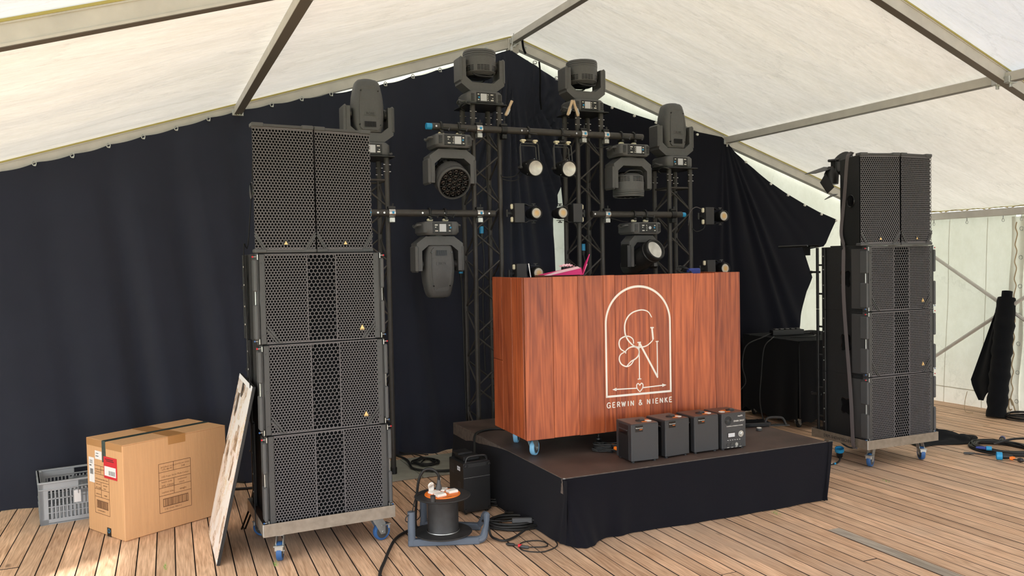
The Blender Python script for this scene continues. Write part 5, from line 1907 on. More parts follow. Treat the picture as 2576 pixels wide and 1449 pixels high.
# bundle with plug left of the spark machines
t = thing('cable_bundle', 'coiled black power leads with a plug and yellow connectors beside the spark machines', 'cable', (2.70, 4.60, 0.404), 0)
rr = random.Random(5)
for k in range(5):
    pts = []
    for q in range(10):
        a = 2 * pi * q / 10
        pts.append((0.075 + (0.085 + rr.uniform(-.012, .012)) * cos(a) * 1.0, -0.02 + (0.045 + rr.uniform(-.008, .008)) * sin(a) - 0.05 * cos(a), 0.010 + k * 0.010 + 0.004 * sin(3 * a)))
    cable('lead', '', pts, 0.0052, 5, parent=t, closed=True)
cable('lead', '', [(0.07, 0.03, 0.03), (0.03, 0.06, 0.05), (0.07, 0.12, 0.045), (0.12, 0.10, 0.03), (0.15, 0.03, 0.02), (0.13, -0.06, 0.015)], 0.005, parent=t)
m = MB(); m.M = Matrix.Translation((0.075, 0.11, 0.060)) @ Matrix.Rotation(0.9, 4, 'Z') @ Matrix.Rotation(-0.5, 4, 'Y')
m.lathe([(0.006, -0.05), (0.011, -0.02), (0.018, -0.01), (0.018, 0.008), (0.014, 0.014)], 14)
pl = m.build('plug', 'blk', t)
for s in (-1, 1):
    m = MB(); m.M = Matrix.Translation((0.075, 0.11, 0.060)) @ Matrix.Rotation(0.9, 4, 'Z') @ Matrix.Rotation(-0.5, 4, 'Y')
    m.cyl((s * 0.0095, 0, 0.012), (s * 0.0095, 0, 0.034), 0.0025, n=8)
    m.build('plug_pin', 'polished', pl)
for (x, y, a) in ((0.11, -0.03, 0.4), (0.085, -0.10, 0.1)):
    m = MB(); m.M = Matrix.Translation((x, y, 0.035)) @ Matrix.Rotation(a, 4, 'Z') @ Matrix.Rotation(pi / 2, 4, 'X')
    m.lathe([(0.008, -0.022), (0.0125, -0.016), (0.0125, 0.016), (0.009, 0.022)], 14)
    m.build('connector', 'orange', t)
MB().box(0.065, -0.072, 0.0, 0.078, 0.035, 0.055, 0.004).build('cable_tie', 'blackcloth', t)

# ---- floor cables
cable('rubber_cable', 'thick black rubber cable running off the bottom of the picture from the reel', [(1.60, 4.84, 0.013), (1.549, 4.833, 0.013), (1.437, 4.794, 0.013), (1.339, 4.701, 0.013), (1.257, 4.548, 0.013), (1.185, 4.387, 0.013), (1.094, 4.171, 0.013), (1.03, 3.85, 0.013)], 0.0095)
t = thing('cable_coil', 'loose coil of thick black cable on the boards between reel and stage', 'cable', (2.09, 4.60, 0), 0)
for k in range(5):
    pts = []
    for q in range(12):
        a = 2 * pi * q / 12
        ex = 0.185 - 0.018 * k
        ey = 0.115 - 0.010 * k
        x, y = ex * cos(a), ey * sin(a)
        ca, sa = cos(-0.35), sin(-0.35)
        pts.append((x * ca - y * sa + rr.uniform(-.008, .008), x * sa + y * ca + rr.uniform(-.008, .008) + 0.02, 0.010 + (k % 3) * 0.014 + 0.003 * sin(2 * a + k)))
    cable('turn', '', pts, 0.0085, 5, parent=t, closed=True)
cable('rubber_cable', 'black cable looping from the reel handle round to the coil', [(1.83, 4.52, 0.10), (1.86, 4.51, 0.08), (1.865, 4.47, 0.02), (1.873, 4.42, 0.012), (1.907, 4.362, 0.012), (1.996, 4.396, 0.012), (2.101, 4.445, 0.03), (2.22, 4.49, 0.03)], 0.0075)
cable('rubber_cable', 'black cable pair curving from the coil to the foot of the stage skirt', [(1.98, 4.66, 0.03), (2.03, 4.79, 0.012), (2.113, 4.823, 0.012), (2.214, 4.868, 0.012), (2.24, 4.95, 0.012), (2.21, 5.02, 0.012)], 0.0085)
cable('rubber_cable', 'second black cable curving from the coil under the stage skirt', [(2.16, 4.77, 0.03), (2.13, 4.84, 0.02), (2.2, 4.92, 0.012), (2.25, 5.0, 0.012)], 0.0075)
t = thing('data_cable', 'thin looped black cable with red banded plugs lying before the stage corner', 'cable', (0, 0, 0), 0)
cable('wire', '', [(2.17, 4.50, 0.028), (2.205, 4.47, 0.02), (2.218, 4.39, 0.005), (2.191, 4.253, 0.004), (2.154, 4.156, 0.004), (2.058, 4.111, 0.004), (2.0, 4.127, 0.004), (1.95, 4.180, 0.004), (1.951, 4.242, 0.004), (1.991, 4.299, 0.005), (2.054, 4.305, 0.005), (2.108, 4.277, 0.005), (2.119, 4.212, 0.005), (2.083, 4.174, 0.006), (1.985, 4.205, 0.010)], 0.0035, 6, parent=t)
for (x, y, a, c) in ((1.915, 4.29, -0.75, 'blk'), (1.972, 4.213, -0.75, 'rail')):
    m = MB(); m.M = Matrix.Translation((x, y, 0.011)) @ Matrix.Rotation(a, 4, 'Z') @ Matrix.Rotation(pi / 2, 4, 'Y')
    m.lathe([(0.004, -0.028), (0.009, -0.018), (0.009, 0.018), (0.006, 0.026)], 12)
    m.build('plug', c, t)
m = MB(); m.M = Matrix.Translation((1.955, 4.243, 0.011)) @ Matrix.Rotation(-0.75, 4, 'Z') @ Matrix.Rotation(pi / 2, 4, 'Y')
m.lathe([(0.0095, -0.01), (0.0098, 0.0), (0.0095, 0.01)], 12)
m.build('red_band', 'red', t)
cable('wire', '', [(1.918, 4.285, 0.010), (1.955, 4.25, 0.010)], 0.003, parent=t)
t = thing('inline_adapter', 'small grey inline adapter box lying on the cable coil', 'adapter', (2.112, 4.545, 0.052), -0.41)
MB().box(-0.064, -0.016, -0.016, 0.064, 0.016, 0.016, 0.005).build('case', 'bumper', t)
for s in (-1, 1):
    m = MB().cyl((s * 0.064, 0, 0), (s * 0.09, 0, -0.002), 0.007, 0.004, n=8).build('strain_relief', 'blk', t)
cable('thin_cable', 'thin cable from the reel handle to the inline adapter', [(1.83, 4.62, 0.10), (1.918, 4.63, 0.06), (1.998, 4.60, 0.048), (2.03, 4.582, 0.05)], 0.0035)
# coil behind the fog machine
t = thing('cable_coil', 'tangle of black cables on the boards behind the black fog machine', 'cable', (2.17, 5.20, 0), 0)
for k in range(7):
    pts = []
    for q in range(9):
        a = 2 * pi * q / 9
        pts.append(((0.10 - 0.006 * k) * cos(a) + rr.uniform(-.02, .02), (0.17 - 0.012 * k) * sin(a) + rr.uniform(-.02, .02), 0.009 + 0.010 * (k % 4)))
    cable('turn', '', pts, 0.0065, 5, parent=t, closed=True)
# cables on the grey sheet
g_ = 'black cables lying on the grey sheet'
cable('rubber_cable', 'thick black cable curving across the grey sheet behind the left stack', [(1.95, 6.86, 0.028), (1.93, 6.72, 0.028), (1.966, 6.51, 0.028), (1.923, 6.231, 0.028), (1.985, 6.108, 0.028), (2.08, 6.038, 0.028), (2.16, 6.012, 0.028), (2.22, 6.0, 0.028)], 0.0095)
t = thing('cable_tangle', 'tangled thinner black cables in the middle of the grey sheet', 'cable', (0, 0, 0), 0)
cable('wire', '', [(1.90, 6.75, 0.024), (1.957, 6.718, 0.024), (2.085, 6.689, 0.024), (2.117, 6.507, 0.024), (2.04, 6.353, 0.024), (2.085, 6.253, 0.024), (2.15, 6.332, 0.024), (2.14, 6.404, 0.024)], 0.0055, 6, parent=t)
for k in range(5):
    pts = [(2.08 + (0.075 + 0.008 * k) * cos(a) + rr.uniform(-.02, .02), 6.37 + (0.10 + 0.006 * k) * sin(a) + rr.uniform(-.02, .02), 0.026 + 0.006 * (k % 3)) for a in [2 * pi * q / 9 for q in range(9)]]
    cable('turn', '', pts, 0.005, 5, parent=t, closed=True)
cable('wire', '', [(1.88, 6.80, 0.024), (1.95, 6.86, 0.04), (1.99, 6.82, 0.03), (2.03, 6.76, 0.024), (2.10, 6.72, 0.024), (2.19, 6.62, 0.024)], 0.0055, 6, parent=t)
# cable arching over the stage corner down to the fog machine
cable('rubber_cable', 'black cable arching over the left rim of the stage beside the desk', [(2.52, 5.50, 0.412), (2.444, 5.55, 0.412), (2.384, 5.60, 0.412), (2.261, 5.568, 0.412), (2.165, 5.45, 0.414), (2.10, 5.30, 0.36), (2.05, 5.18, 0.32), (2.0, 5.12, 0.30)], 0.0085)
cable('loop_cable', 'black cable loop lying on the boards behind the picture board', [(0.66, 6.50, 0.012), (0.585, 6.56, 0.012), (0.535, 6.50, 0.012), (0.55, 6.36, 0.012), (0.63, 6.32, 0.012), (0.75, 6.30, 0.012)], 0.009)

# ---- blue power connector near the stage corner
t = thing('power_connector', 'blue round power connector with a short cable right of the stage corner', 'connector', (5.20, 4.915, 0.045), 0)
m = MB(); m.M = Matrix.Rotation(radians(-15), 4, 'Y') @ Matrix.Rotation(radians(12), 4, 'X')
m.lathe([(0.016, -0.045), (0.024, -0.030), (0.026, 0.010), (0.030, 0.014)], 18)
m.build('body', 'blk', t)
m = MB(); m.M = Matrix.Rotation(radians(-15), 4, 'Y') @ Matrix.Rotation(radians(12), 4, 'X')
m.lathe([(0.030, 0.012), (0.036, 0.016), (0.036, 0.045), (0.030, 0.046), (0.028, 0.030), (0, 0.030)], 20)
m.build('blue_collar', 'bluecap', t)
cable('lead', '', [(0.0, 0.0, -0.035), (-0.06, -0.06, -0.036), (-0.15, -0.12, -0.036), (-0.25, -0.14, -0.036), (-0.36, -0.08, -0.036)], 0.0075, parent=t)
for x in (-0.19, -0.22):
    MB().cyl((x, -0.137, -0.036), (x - 0.02, -0.14, -0.036), 0.0085, n=8).build('tape_band', 'bluecap' if x > -0.2 else 'white', t)
cable('loop_cable', 'black cable loop hanging below the back of the right trolley', [(5.28, 5.05, 0.15), (5.35, 4.98, 0.07), (5.45, 4.98, 0.05), (5.52, 5.05, 0.09), (5.50, 5.12, 0.15)], 0.008)


# ================================================================== CABLE REEL
t = thing('cable_reel', 'empty black cable reel with orange socket plate on a blue grey stand', 'cable reel', (1.602, 4.585, 0), 0.0)
m = MB()
m.M = Matrix.Translation((0, 0, 0))
for prof, nm, z in (([(0.03, 0.0), (0.172, 0.0), (0.176, 0.004), (0.172, 0.008), (0.10, 0.014), (0.03, 0.014)], 'lower_flange', 0.045),
                    ([(0.03, 0.0), (0.10, 0.002), (0.166, 0.004), (0.171, 0.009), (0.166, 0.013), (0.115, 0.016), (0.03, 0.016)], 'upper_flange', 0.262)):
    MB().lathe(prof, 48).build(nm, 'reelblk', t, loc=(0, 0, z))
MB().lathe([(0.098, 0.05), (0.094, 0.062), (0.094, 0.255), (0.098, 0.266)], 40).build('drum', 'reelblk', t)
MB().lathe([(0.0985, 0.058), (0.0995, 0.060), (0.0985, 0.063)], 40, False).build('drum_ring', 'steel', t)
zt = 0.276
MB().lathe([(0.105, 0.0), (0.109, 0.003), (0.107, 0.007), (0.0, 0.007)], 40).build('socket_plate', 'orange', t, loc=(0, 0, zt))
for (x, y, a, up) in ((-0.042, 0.030, 0.3, 1), (0.022, 0.062, 0.9, 1), (-0.03, -0.045, 0.2, 0), (0.060, -0.005, 0.15, 0)):
    s_ = MB().box(-0.032, -0.024, 0.0, 0.032, 0.024, 0.012, 0.003).build('socket', 'white', t, loc=(x, y, zt + 0.006))
    s_.rotation_euler = (0, 0, a)
    if up:
        l = MB()
        l.M = Matrix.Translation((0.0, 0.028, 0.008)) @ Matrix.Rotation(radians(28 if x < 0 else 12), 4, 'X') @ Matrix.Rotation(radians(-22 if x < 0 else -10), 4, 'Y')
        l.box(-0.019, -0.004, 0.0, 0.019, 0.004, 0.060, 0.004).cyl((0, -0.004, 0.055), (0, 0.004, 0.055), 0.019, n=16)
    else:
        l = MB().box(-0.030, -0.022, 0.012, 0.030, 0.022, 0.017, 0.002)
    l.build('socket_lid', 'white', s_)
MB().cyl((-0.10, -0.115, zt), (-0.10, -0.115, zt + 0.036), 0.0155, n=16).build('crank_knob', 'reelblk', t)
lb = MB().box(-0.035, 0.083, 0, 0.045, 0.105, 0.0012).build('rating_label', 'white', t, loc=(0.03, 0.02, zt + 0.0005))
text('maker_print', 'made in EU', 0.013, 'blk', t, (-0.030, -0.093, zt + 0.0075), (0, 0, 0.1), 0.0002)
m = MB(); m.M = Matrix.Translation((-0.005, 0.055, zt + 0.012)) @ Matrix.Rotation(0.12, 4, 'X')
m.lathe([(0.018, 0.0), (0.02, 0.02), (0.012, 0.045), (0.009, 0.075)], 14)
m.build('plug', 'bumper', t)
cable('lead', '', [(-0.005, 0.045, zt + 0.08), (-0.012, 0.04, zt + 0.115), (-0.045, 0.045, zt + 0.148), (-0.085, 0.07, zt + 0.145), (-0.112, 0.09, zt + 0.10), (-0.122, 0.11, zt + 0.03), (-0.122, 0.15, 0.18), (-0.115, 0.19, 0.06), (-0.10, 0.20, 0.02)], 0.0085, parent=t)
cable('thin_lead', '', [(-0.02, 0.10, zt + 0.02), (-0.10, 0.08, zt + 0.01), (-0.165, 0.02, zt - 0.01), (-0.195, -0.02, zt - 0.06), (-0.205, -0.03, 0.20)], 0.003, parent=t)
cable('thin_lead', '', [(-0.205, -0.03, 0.20), (-0.24, -0.03, 0.18), (-0.235, -0.02, 0.15), (-0.18, 0.0, 0.14), (-0.13, 0.05, 0.145), (-0.12, 0.08, 0.18)], 0.003, parent=t)
# stand: two beams, uprights and bent grips
for (xa, ya, xb, yb) in ((-0.205, -0.02, 0.17, -0.17), (-0.035, 0.27, 0.27, 0.06)):
    d = Vector((xb - xa, yb - ya, 0)).normalized()
    L = (Vector((xb, yb, 0)) - Vector((xa, ya, 0))).length
    m = MB(); m.M = Matrix.Translation((xa, ya, 0)) @ Matrix.Rotation(atan2(d.y, d.x), 4, 'Z')
    m.box(-0.022, -0.02, 0.0, L, 0.02, 0.042, 0.006)
    m.build('foot_beam', 'reelgrey', t)
    m = MB(); m.M = Matrix.Translation((xa, ya, 0)) @ Matrix.Rotation(atan2(d.y, d.x), 4, 'Z')
    m.cyl((0, 0, 0.01), (0, 0, 0.206), 0.0225, n=20, caps=False)
    m.cyl((0, 0, 0.206), (0, 0, 0.12), 0.018, n=20)
    m.lathe([(0.018, 0.206), (0.0225, 0.206)], 20, False)
    m.build('upright_tube', 'reelgrey', t)
m = MB()
m.tube(spline([(0.14, -0.16, 0.022), (0.19, -0.165, 0.03), (0.215, -0.145, 0.07), (0.235, -0.12, 0.10), (0.252, -0.085, 0.135)], 5), [0.020 + 0.004 * sin(q / 3) for q in range(21)], 10)
m.build('grip', 'reelgrey', t)
m = MB()
m.tube(spline([(0.252, -0.085, 0.135), (0.262, -0.03, 0.125), (0.27, 0.03, 0.07), (0.262, 0.065, 0.03)], 5), 0.019, 10)
m.build('grip', 'reelgrey', t)

# ================================================================== FOG MACHINE
t = thing('fog_machine', 'upright black fog machine with a top handle in front of the stage side', 'effect machine', (1.8842, 4.9614, 0), 0.0611)
w, d, h = 0.197, 0.237, 0.345
MB().box(0, 0, 0.012, w, d, h, 0.004).build('housing', 'blk', t)
for x in (0.012, w - 0.012):
    for z in (0.03, h - 0.02):
        m = MB(); m.M = Matrix.Translation((x, 0, z)) @ Matrix.Rotation(pi / 2, 4, 'X')
        m.lathe([(0.010, 0), (0.010, 0.012), (0.0, 0.013)], 12)
        m.build('rubber_foot', 'lampdark', t)
for x in (0.02, w - 0.02):
    MB().cyl((x, 0.02, 0), (x, 0.02, 0.014), 0.01, n=10).build('rubber_foot', 'lampdark', t)
    MB().cyl((x, d - 0.02, 0), (x, d - 0.02, 0.014), 0.01, n=10).build('rubber_foot', 'lampdark', t)
MB().box(0.002, -0.002, 0.245, w - 0.002, 0.0, 0.2465).build('panel_seam', 'steel', t)
MB().box(-0.001, 0.0, 0.245, 0.0, d, 0.2465).build('panel_seam', 'lampdark', t)
v = MB()
for r in range(3):
    for c in range(17):
        v.cyl((0.036 + c * 0.0078 + (0.004 if r % 2 else 0), -0.001, h - 0.012 - r * 0.0075), (0.036 + c * 0.0078 + (0.004 if r % 2 else 0), 0.001, h - 0.012 - r * 0.0075), 0.0026, n=6)
v.build('vent_holes', 'rail', t, smooth=0, kind='stuff')
MB().tube(spline([(0.02, 0.012, h), (0.03, 0.012, h + 0.028), (0.055, 0.012, h + 0.038), (0.145, 0.012, h + 0.038), (0.17, 0.012, h + 0.028), (0.18, 0.012, h)], 4), 0.008, 8).build('carry_handle', 'blk', t)
MB().box(0.02, 0.0, h - 0.002, 0.18, 0.03, h + 0.008, 0.003).build('handle_mount', 'blk', t)
MB().box(-0.0012, 0.055, 0.285, 0, 0.10, 0.312).build('name_sticker', 'paper', t, smooth=0)
text('name_print', 'Showtechniek', 0.0075, 'blk', t, (-0.0016, 0.098, 0.296), (pi / 2, 0, -pi / 2), 0.0001)
for q in range(4):
    MB().box(-0.001, 0.045, 0.175 + q * 0.010, 0, 0.095, 0.179 + q * 0.010).build('text_line', 'rail', t, smooth=0)
for q in range(7):
    MB().box(-0.001, 0.15, 0.255 + q * 0.009, 0, 0.22, 0.2575 + q * 0.009).build('text_line', 'rail', t, smooth=0)
t = thing('dimmer_box', 'flat black box lying on top of the fog machine behind its handle', 'box', (1.8842, 4.9614, 0.345), 0.0611)
MB().box(0.03, 0.06, 0.0, 0.15, 0.21, 0.030, 0.003).build('case', 'blk', t)
MB().box(0.018, 0.12, 0.030, 0.12, 0.225, 0.045, 0.002).build('lid', 'blk', t)

# ================================================================== GREY SHEET, CARTON, CRATE, PICTURE
sh = MB()
sh.box(1.35, 5.99, 0.002, 1.93, 6.60, 0.014, 0.001)
tag(sh.build('grey_sheet', 'ply', smooth=0), 'grey plywood sheet on the boards behind the left stack, nearer the stack', 'sheet', 'grey sheets between stack and stage')
sh = MB()
sh.box(1.936, 5.985, 0.002, 2.62, 6.62, 0.014, 0.001)
tag(sh.build('grey_sheet', 'ply', smooth=0), 'grey plywood sheet under the second truss tower by the stage', 'sheet', 'grey sheets between stack and stage')

t = thing('cardboard_box', 'big brown cardboard carton with printed table and red document pouch', 'box', (-0.1578, 5.4527, 0), 0.5072)
w, d, h = 0.72, 0.4486, 0.594
m = MB()


def wob(x, y, z):
    return (x + 0.006 * noise.noise(Vector((x * 5, y * 5, z * 4))), y + 0.006 * noise.noise(Vector((x * 5 + 9, y * 5, z * 4))), z)


def side(p, q, z0, z1, nu=14, nv=12):
    m.grid(lambda u, v: (p[0] + (q[0] - p[0]) * u, p[1] + (q[1] - p[1]) * u, z0 + (z1 - z0) * v), nu, nv)


c_ = 0.006
m.box(0, 0, 0.001, w, d, h, 0.005)
m.build('carton', 'card', t)
MB().box(0.001, 0.001, h - 0.001, w - 0.001, d / 2 - 0.004, h + 0.004, 0.0015).build('flap', 'card', t)
MB().box(0.001, d / 2 + 0.004, h - 0.001, w - 0.001, d - 0.001, h + 0.005, 0.0015).build('flap', 'card', t)
tb = MB()
tb.box(-0.0015, d / 2 - 0.026, h + 0.003, w + 0.001, d / 2 + 0.022, h + 0.0062)
tb.build('top_tape', 'tapeblk', t, smooth=0)
MB().box(-0.002, d / 2 - 0.022, h - 0.13, 0.0005, d / 2 + 0.022, h + 0.005).build('end_tape', 'tapeblk', t, smooth=0)
MB().box(-0.002, d / 2 - 0.06, 0.0, 0.0005, d / 2 - 0.012, 0.055).build('foot_tape', 'blkgloss', t, smooth=0)
m_ = MB(); m_.M = Matrix.Translation((-0.0025, d / 2 - 0.036, 0.036)) @ Matrix.Rotation(-pi / 2, 4, 'Y')
m_.lathe([(0.011, 0), (0.014, 0), (0.014, 0.0008), (0.011, 0.0008)], 20, False)
m_.build('tape_emblem', 'bluecap', t, smooth=0)
MB().box(0.30, 0.001, h + 0.0045, 0.42, d - 0.001, h + 0.0056).build('cross_tape', 'tape', t, smooth=0)
MB().box(0.30, -0.001, h - 0.05, 0.42, 0.001, h + 0.004).build('cross_tape', 'tape', t, smooth=0)
MB().box(-0.001, 0.005, h - 0.04, 0.001, d - 0.005, h + 0.003).build('edge_tape', 'tape', t, smooth=0)


def printed(parent, M, W_, H_):
    """the printed table: frame, rules, words, bar code; drawn in its own x,z plane"""
    m = MB(); m.M = M
    T = 0.0016 * (1 if W_ > 0.2 else 0.9)

    def hl(z, x0=0.0, x1=1.0): m.box(x0 * W_, -0.0006, z * H_ - T, x1 * W_, 0, z * H_ + T)

    def vl(x, z0, z1): m.box(x * W_ - T, -0.0006, z0 * H_, x * W_ + T, 0, z1 * H_)
    for z in (0, 0.345, 0.505, 0.665, 0.825, 1): hl(z)
    vl(0, 0, 1); vl(1, 0, 1); vl(0.46, 0.345, 0.665); vl(0.46, 0.825, 1)
    m.build('table_rules', 'print', parent, smooth=0, kind='stuff')
    m = MB(); m.M = M
    r = random.Random(8)
    x = 0.16
    while x < 0.86:
        ww = r.choice((0.006, 0.010, 0.018))
        m.box(x * W_, -0.0006, 0.125 * H_, (x + ww) * W_, 0, 0.265 * H_)
        x += ww + r.choice((0.008, 0.012, 0.018))
    for (x0, x1, z0, z1) in ((0.11, 0.90, 0.11, 0.125), (0.11, 0.90, 0.265, 0.28), (0.11, 0.128, 0.11, 0.28), (0.882, 0.90, 0.11, 0.28)):
        m.box(x0 * W_, -0.0006, z0 * H_, x1 * W_, 0, z1 * H_)
    m.build('bar_code', 'print', parent, smooth=0, kind='stuff')
    k = W_ / 0.22
    for s, x, z, sz in (('product code', 0.07, 0.925, 0.017), ('LFS-48-MC', 0.10, 0.87, 0.017), ('quantity per carton', 0.50, 0.935, 0.0132), ('248', 0.70, 0.87, 0.018), ('LED Foam Sticks Multi-Colour', 0.08, 0.725, 0.0152),
                        ('batch code', 0.08, 0.615, 0.016), ('EPL-23000', 0.08, 0.53, 0.020), ('customer', 0.58, 0.61, 0.017), ('stock', 0.62, 0.545, 0.017), ('carton size', 0.08, 0.405, 0.018), ('weight', 0.63, 0.405, 0.018), ('5 60 47682 98814 2', 0.15, 0.06, 0.0145)):
        o = text('print_words', s, sz * k, 'print', parent, (0, 0, 0), (0, 0, 0), 0.0001)
        o.matrix_local = M @ Matrix.Translation((x * W_, -0.0004, z * H_ - 0.004)) @ Matrix.Rotation(pi / 2, 4, 'X')


printed(t, Matrix.Translation((0.230, -0.0003, 0.116)), 0.221, 0.315)
printed(t, Matrix.Translation((-0.0003, 0.355, 0.128)) @ Matrix.Rotation(-pi / 2, 4, 'Z'), 0.182, 0.305)
lb = MB().box(-0.002, 0.352, 0.318, 0.0, 0.418, 0.478).build('shipping_label', 'paper', t, smooth=0)
MB().box(-0.0026, 0.385, 0.423, -0.002, 0.410, 0.429).build('label_line', 'blk', lb, smooth=0)
for q in range(7):
    MB().box(-0.0026, 0.366 + q * 0.0055, 0.37, -0.002, 0.369 + q * 0.0055, 0.405).build('label_bar', 'bumper', lb, smooth=0)
for q in range(4):
    MB().box(-0.0026, 0.37, 0.44 + q * 0.006, -0.002, 0.405, 0.4425 + q * 0.006).build('label_line', 'bumper', lb, smooth=0)
lb = MB().box(-0.0025, 0.252, 0.475, 0.0, 0.335, 0.528).build('small_label', 'paper', t, smooth=0)
MB().box(-0.003, 0.29, 0.492, -0.0025, 0.325, 0.497).build('label_line', 'bumper', lb, smooth=0)
MB().box(-0.003, 0.29, 0.51, -0.0025, 0.32, 0.514).build('label_line', 'bumper', lb, smooth=0)
dp_ = MB().box(-0.0035, 0.068, 0.368, 0.0, 0.226, 0.505, 0.001).build('document_pouch', 'red', t)
MB().box(-0.0042, 0.078, 0.385, -0.0035, 0.216, 0.445).build('pouch_window', 'paper', dp_, smooth=0)
for q in range(9):
    MB().box(-0.0048, 0.088 + q * 0.009, 0.392, -0.0042, 0.0905 + q * 0.009 + 0.002 * (q % 2), 0.42).build('pouch_bar', 'bumper', dp_, smooth=0)
for q, (y0, y1, z) in enumerate(((0.11, 0.205, 0.488), (0.10, 0.19, 0.478))):
    MB().box(-0.0042, y0, z, -0.0035, y1, z + 0.004).build('pouch_line', 'blk', dp_, smooth=0)

# ---- grey crate
t = thing('plastic_crate', 'grey slotted plastic crate standing behind the cardboard carton', 'crate', (-0.672, 6.06, 0), 0.13)
w, d, h = 0.60, 0.40, 0.285
fr = MB()
fr.box(0, 0, 0.004, w, d, 0.012)
fr.build('bottom', 'crate', t, smooth=0)


def crate_wall(length, M, grip):
    m = MB(); m.M = M
    th = 0.008
    # posts, rim, rails
    m.box(0, 0, 0.0, 0.05, th, h); m.box(length - 0.05, 0, 0.0, length, th, h)
    m.box(0, -0.008, h - 0.012, length, th + 0.003, h, 0.002); m.box(0, -0.006, h - 0.055, length, th, h - 0.047, 0.002)
    m.box(0, 0, 0.0, length, th, 0.035)
    g0, g1 = length / 2 - 0.075, length / 2 + 0.075
    if grip:
        m.box(0.05, 0, h - 0.062, g0, th, h); m.box(g1, 0, h - 0.062, length - 0.05, th, h)
        m.box(g0, 0, h - 0.100, g1, th, h - 0.072)
        for x in (g0, g1): m.box(x - 0.002, -0.006, h - 0.1, x + 0.002, th, h)
    else:
        m.box(0.05, 0, h - 0.062, length - 0.05, th, h)
    m.box(0.05, -0.003, 0.112, length - 0.05, th, 0.118); m.box(0.05, -0.003, 0.074, length - 0.05, th, 0.079)
    m.box(g0 - 0.03 if grip else length / 2 - 0.1, 0, 0.118, g1 + 0.03 if grip else length / 2 + 0.1, th, h - 0.072)
    m.box(0.05, 0, 0.165, length - 0.05, th, 0.172)
    wl_ = m.build('crate_wall', 'crate', t, smooth=0)
    # slats
    x = 0.064
    while x < length - 0.055:
        mb = MB(); mb.M = M
        mb.box(x, 0, 0.033, x + 0.009, th, h - 0.06)
        mb.build('slat', 'crate', wl_, smooth=0)
        x += 0.0225
    # inclined inner louvres low down
    mb = MB(); mb.M = M
    x = 0.062
    while x < length - 0.055:
        mb.box(x, th + 0.004, 0.036, x + 0.006, th + 0.010, 0.11)
        x += 0.012
    mb.build('inner_lattice', 'crate', wl_, smooth=0, kind='stuff')
    if grip:
        for gx in (g0 - 0.025, g1 - 0.01):
            mb = MB(); mb.M = M
            mb.box(gx, -0.0012, 0.125, gx + 0.040, 0, 0.205)
            mb.build('torn_sticker', 'paper', wl_, smooth=0)


crate_wall(w, Matrix.Identity(4), True)
crate_wall(w, Matrix.Translation((w, d, 0)) @ Matrix.Rotation(pi, 4, 'Z'), True)
crate_wall(d, Matrix.Translation((0, d, 0)) @ Matrix.Rotation(-pi / 2, 4, 'Z'), False)
crate_wall(d, Matrix.Translation((w, 0, 0)) @ Matrix.Rotation(pi / 2, 4, 'Z'), False)
for (x, y) in ((0, 0), (w - 0.03, 0), (0, d - 0.03), (w - 0.03, d - 0.03)):
    MB().box(x, y, 0, x + 0.03, y + 0.03, h - 0.002, 0.006).build('corner_post', 'crate', t)


# ---- framed picture leaning on the left stack
def art_mat():
    m, nt, b = new_mat('abstract_print')
    N, L = nt.nodes, nt.links
    tc = N.new('ShaderNodeTexCoord')
    mp = N.new('ShaderNodeMapping')
    mp.inputs['Scale'].default_value = (1, 9, 6)
    L.new(tc.outputs['Object'], mp.inputs['Vector'])
    v = N.new('ShaderNodeTexVoronoi')
    v.distance = 'CHEBYCHEV'
    v.inputs['Scale'].default_value = 1.3
    L.new(mp.outputs[0], v.inputs['Vector'])
    n = N.new('ShaderNodeTexNoise')
    n.inputs['Scale'].default_value = 5
    n.inputs['Detail'].default_value = 6
    L.new(mp.outputs[0], n.inputs['Vector'])
    sp = N.new('ShaderNodeSeparateColor')
    L.new(v.outputs['Color'], sp.inputs[0])
    a = N.new('ShaderNodeMath'); a.operation = 'MULTIPLY_ADD'
    L.new(n.outputs['Fac'], a.inputs[0]); a.inputs[1].default_value = 0.8
    L.new(sp.outputs[0], a.inputs[2])
    r = N.new('ShaderNodeValToRGB')
    cr = r.color_ramp
    cols = [(0.30, (70, 66, 62)), (0.48, (168, 140, 116)), (0.60, (226, 214, 204)), (0.80, (240, 226, 224)), (0.95, (206, 182, 124)), (1.0, (236, 232, 230))]
    cr.elements[0].position, cr.elements[0].color = cols[0][0], (*s2l(cols[0][1]), 1)
    cr.elements[1].position, cr.elements[1].color = cols[-1][0], (*s2l(cols[-1][1]), 1)
    for p, c in cols[1:-1]:
        e = cr.elements.new(p); e.color = (*s2l(c), 1)
    cr.interpolation = 'CONSTANT'
    L.new(a.outputs[0], r.inputs['Fac'])
    L.new(r.outputs['Color'], b.inputs['Base Color'])
    b.inputs['Roughness'].default_value = 0.35
    return m


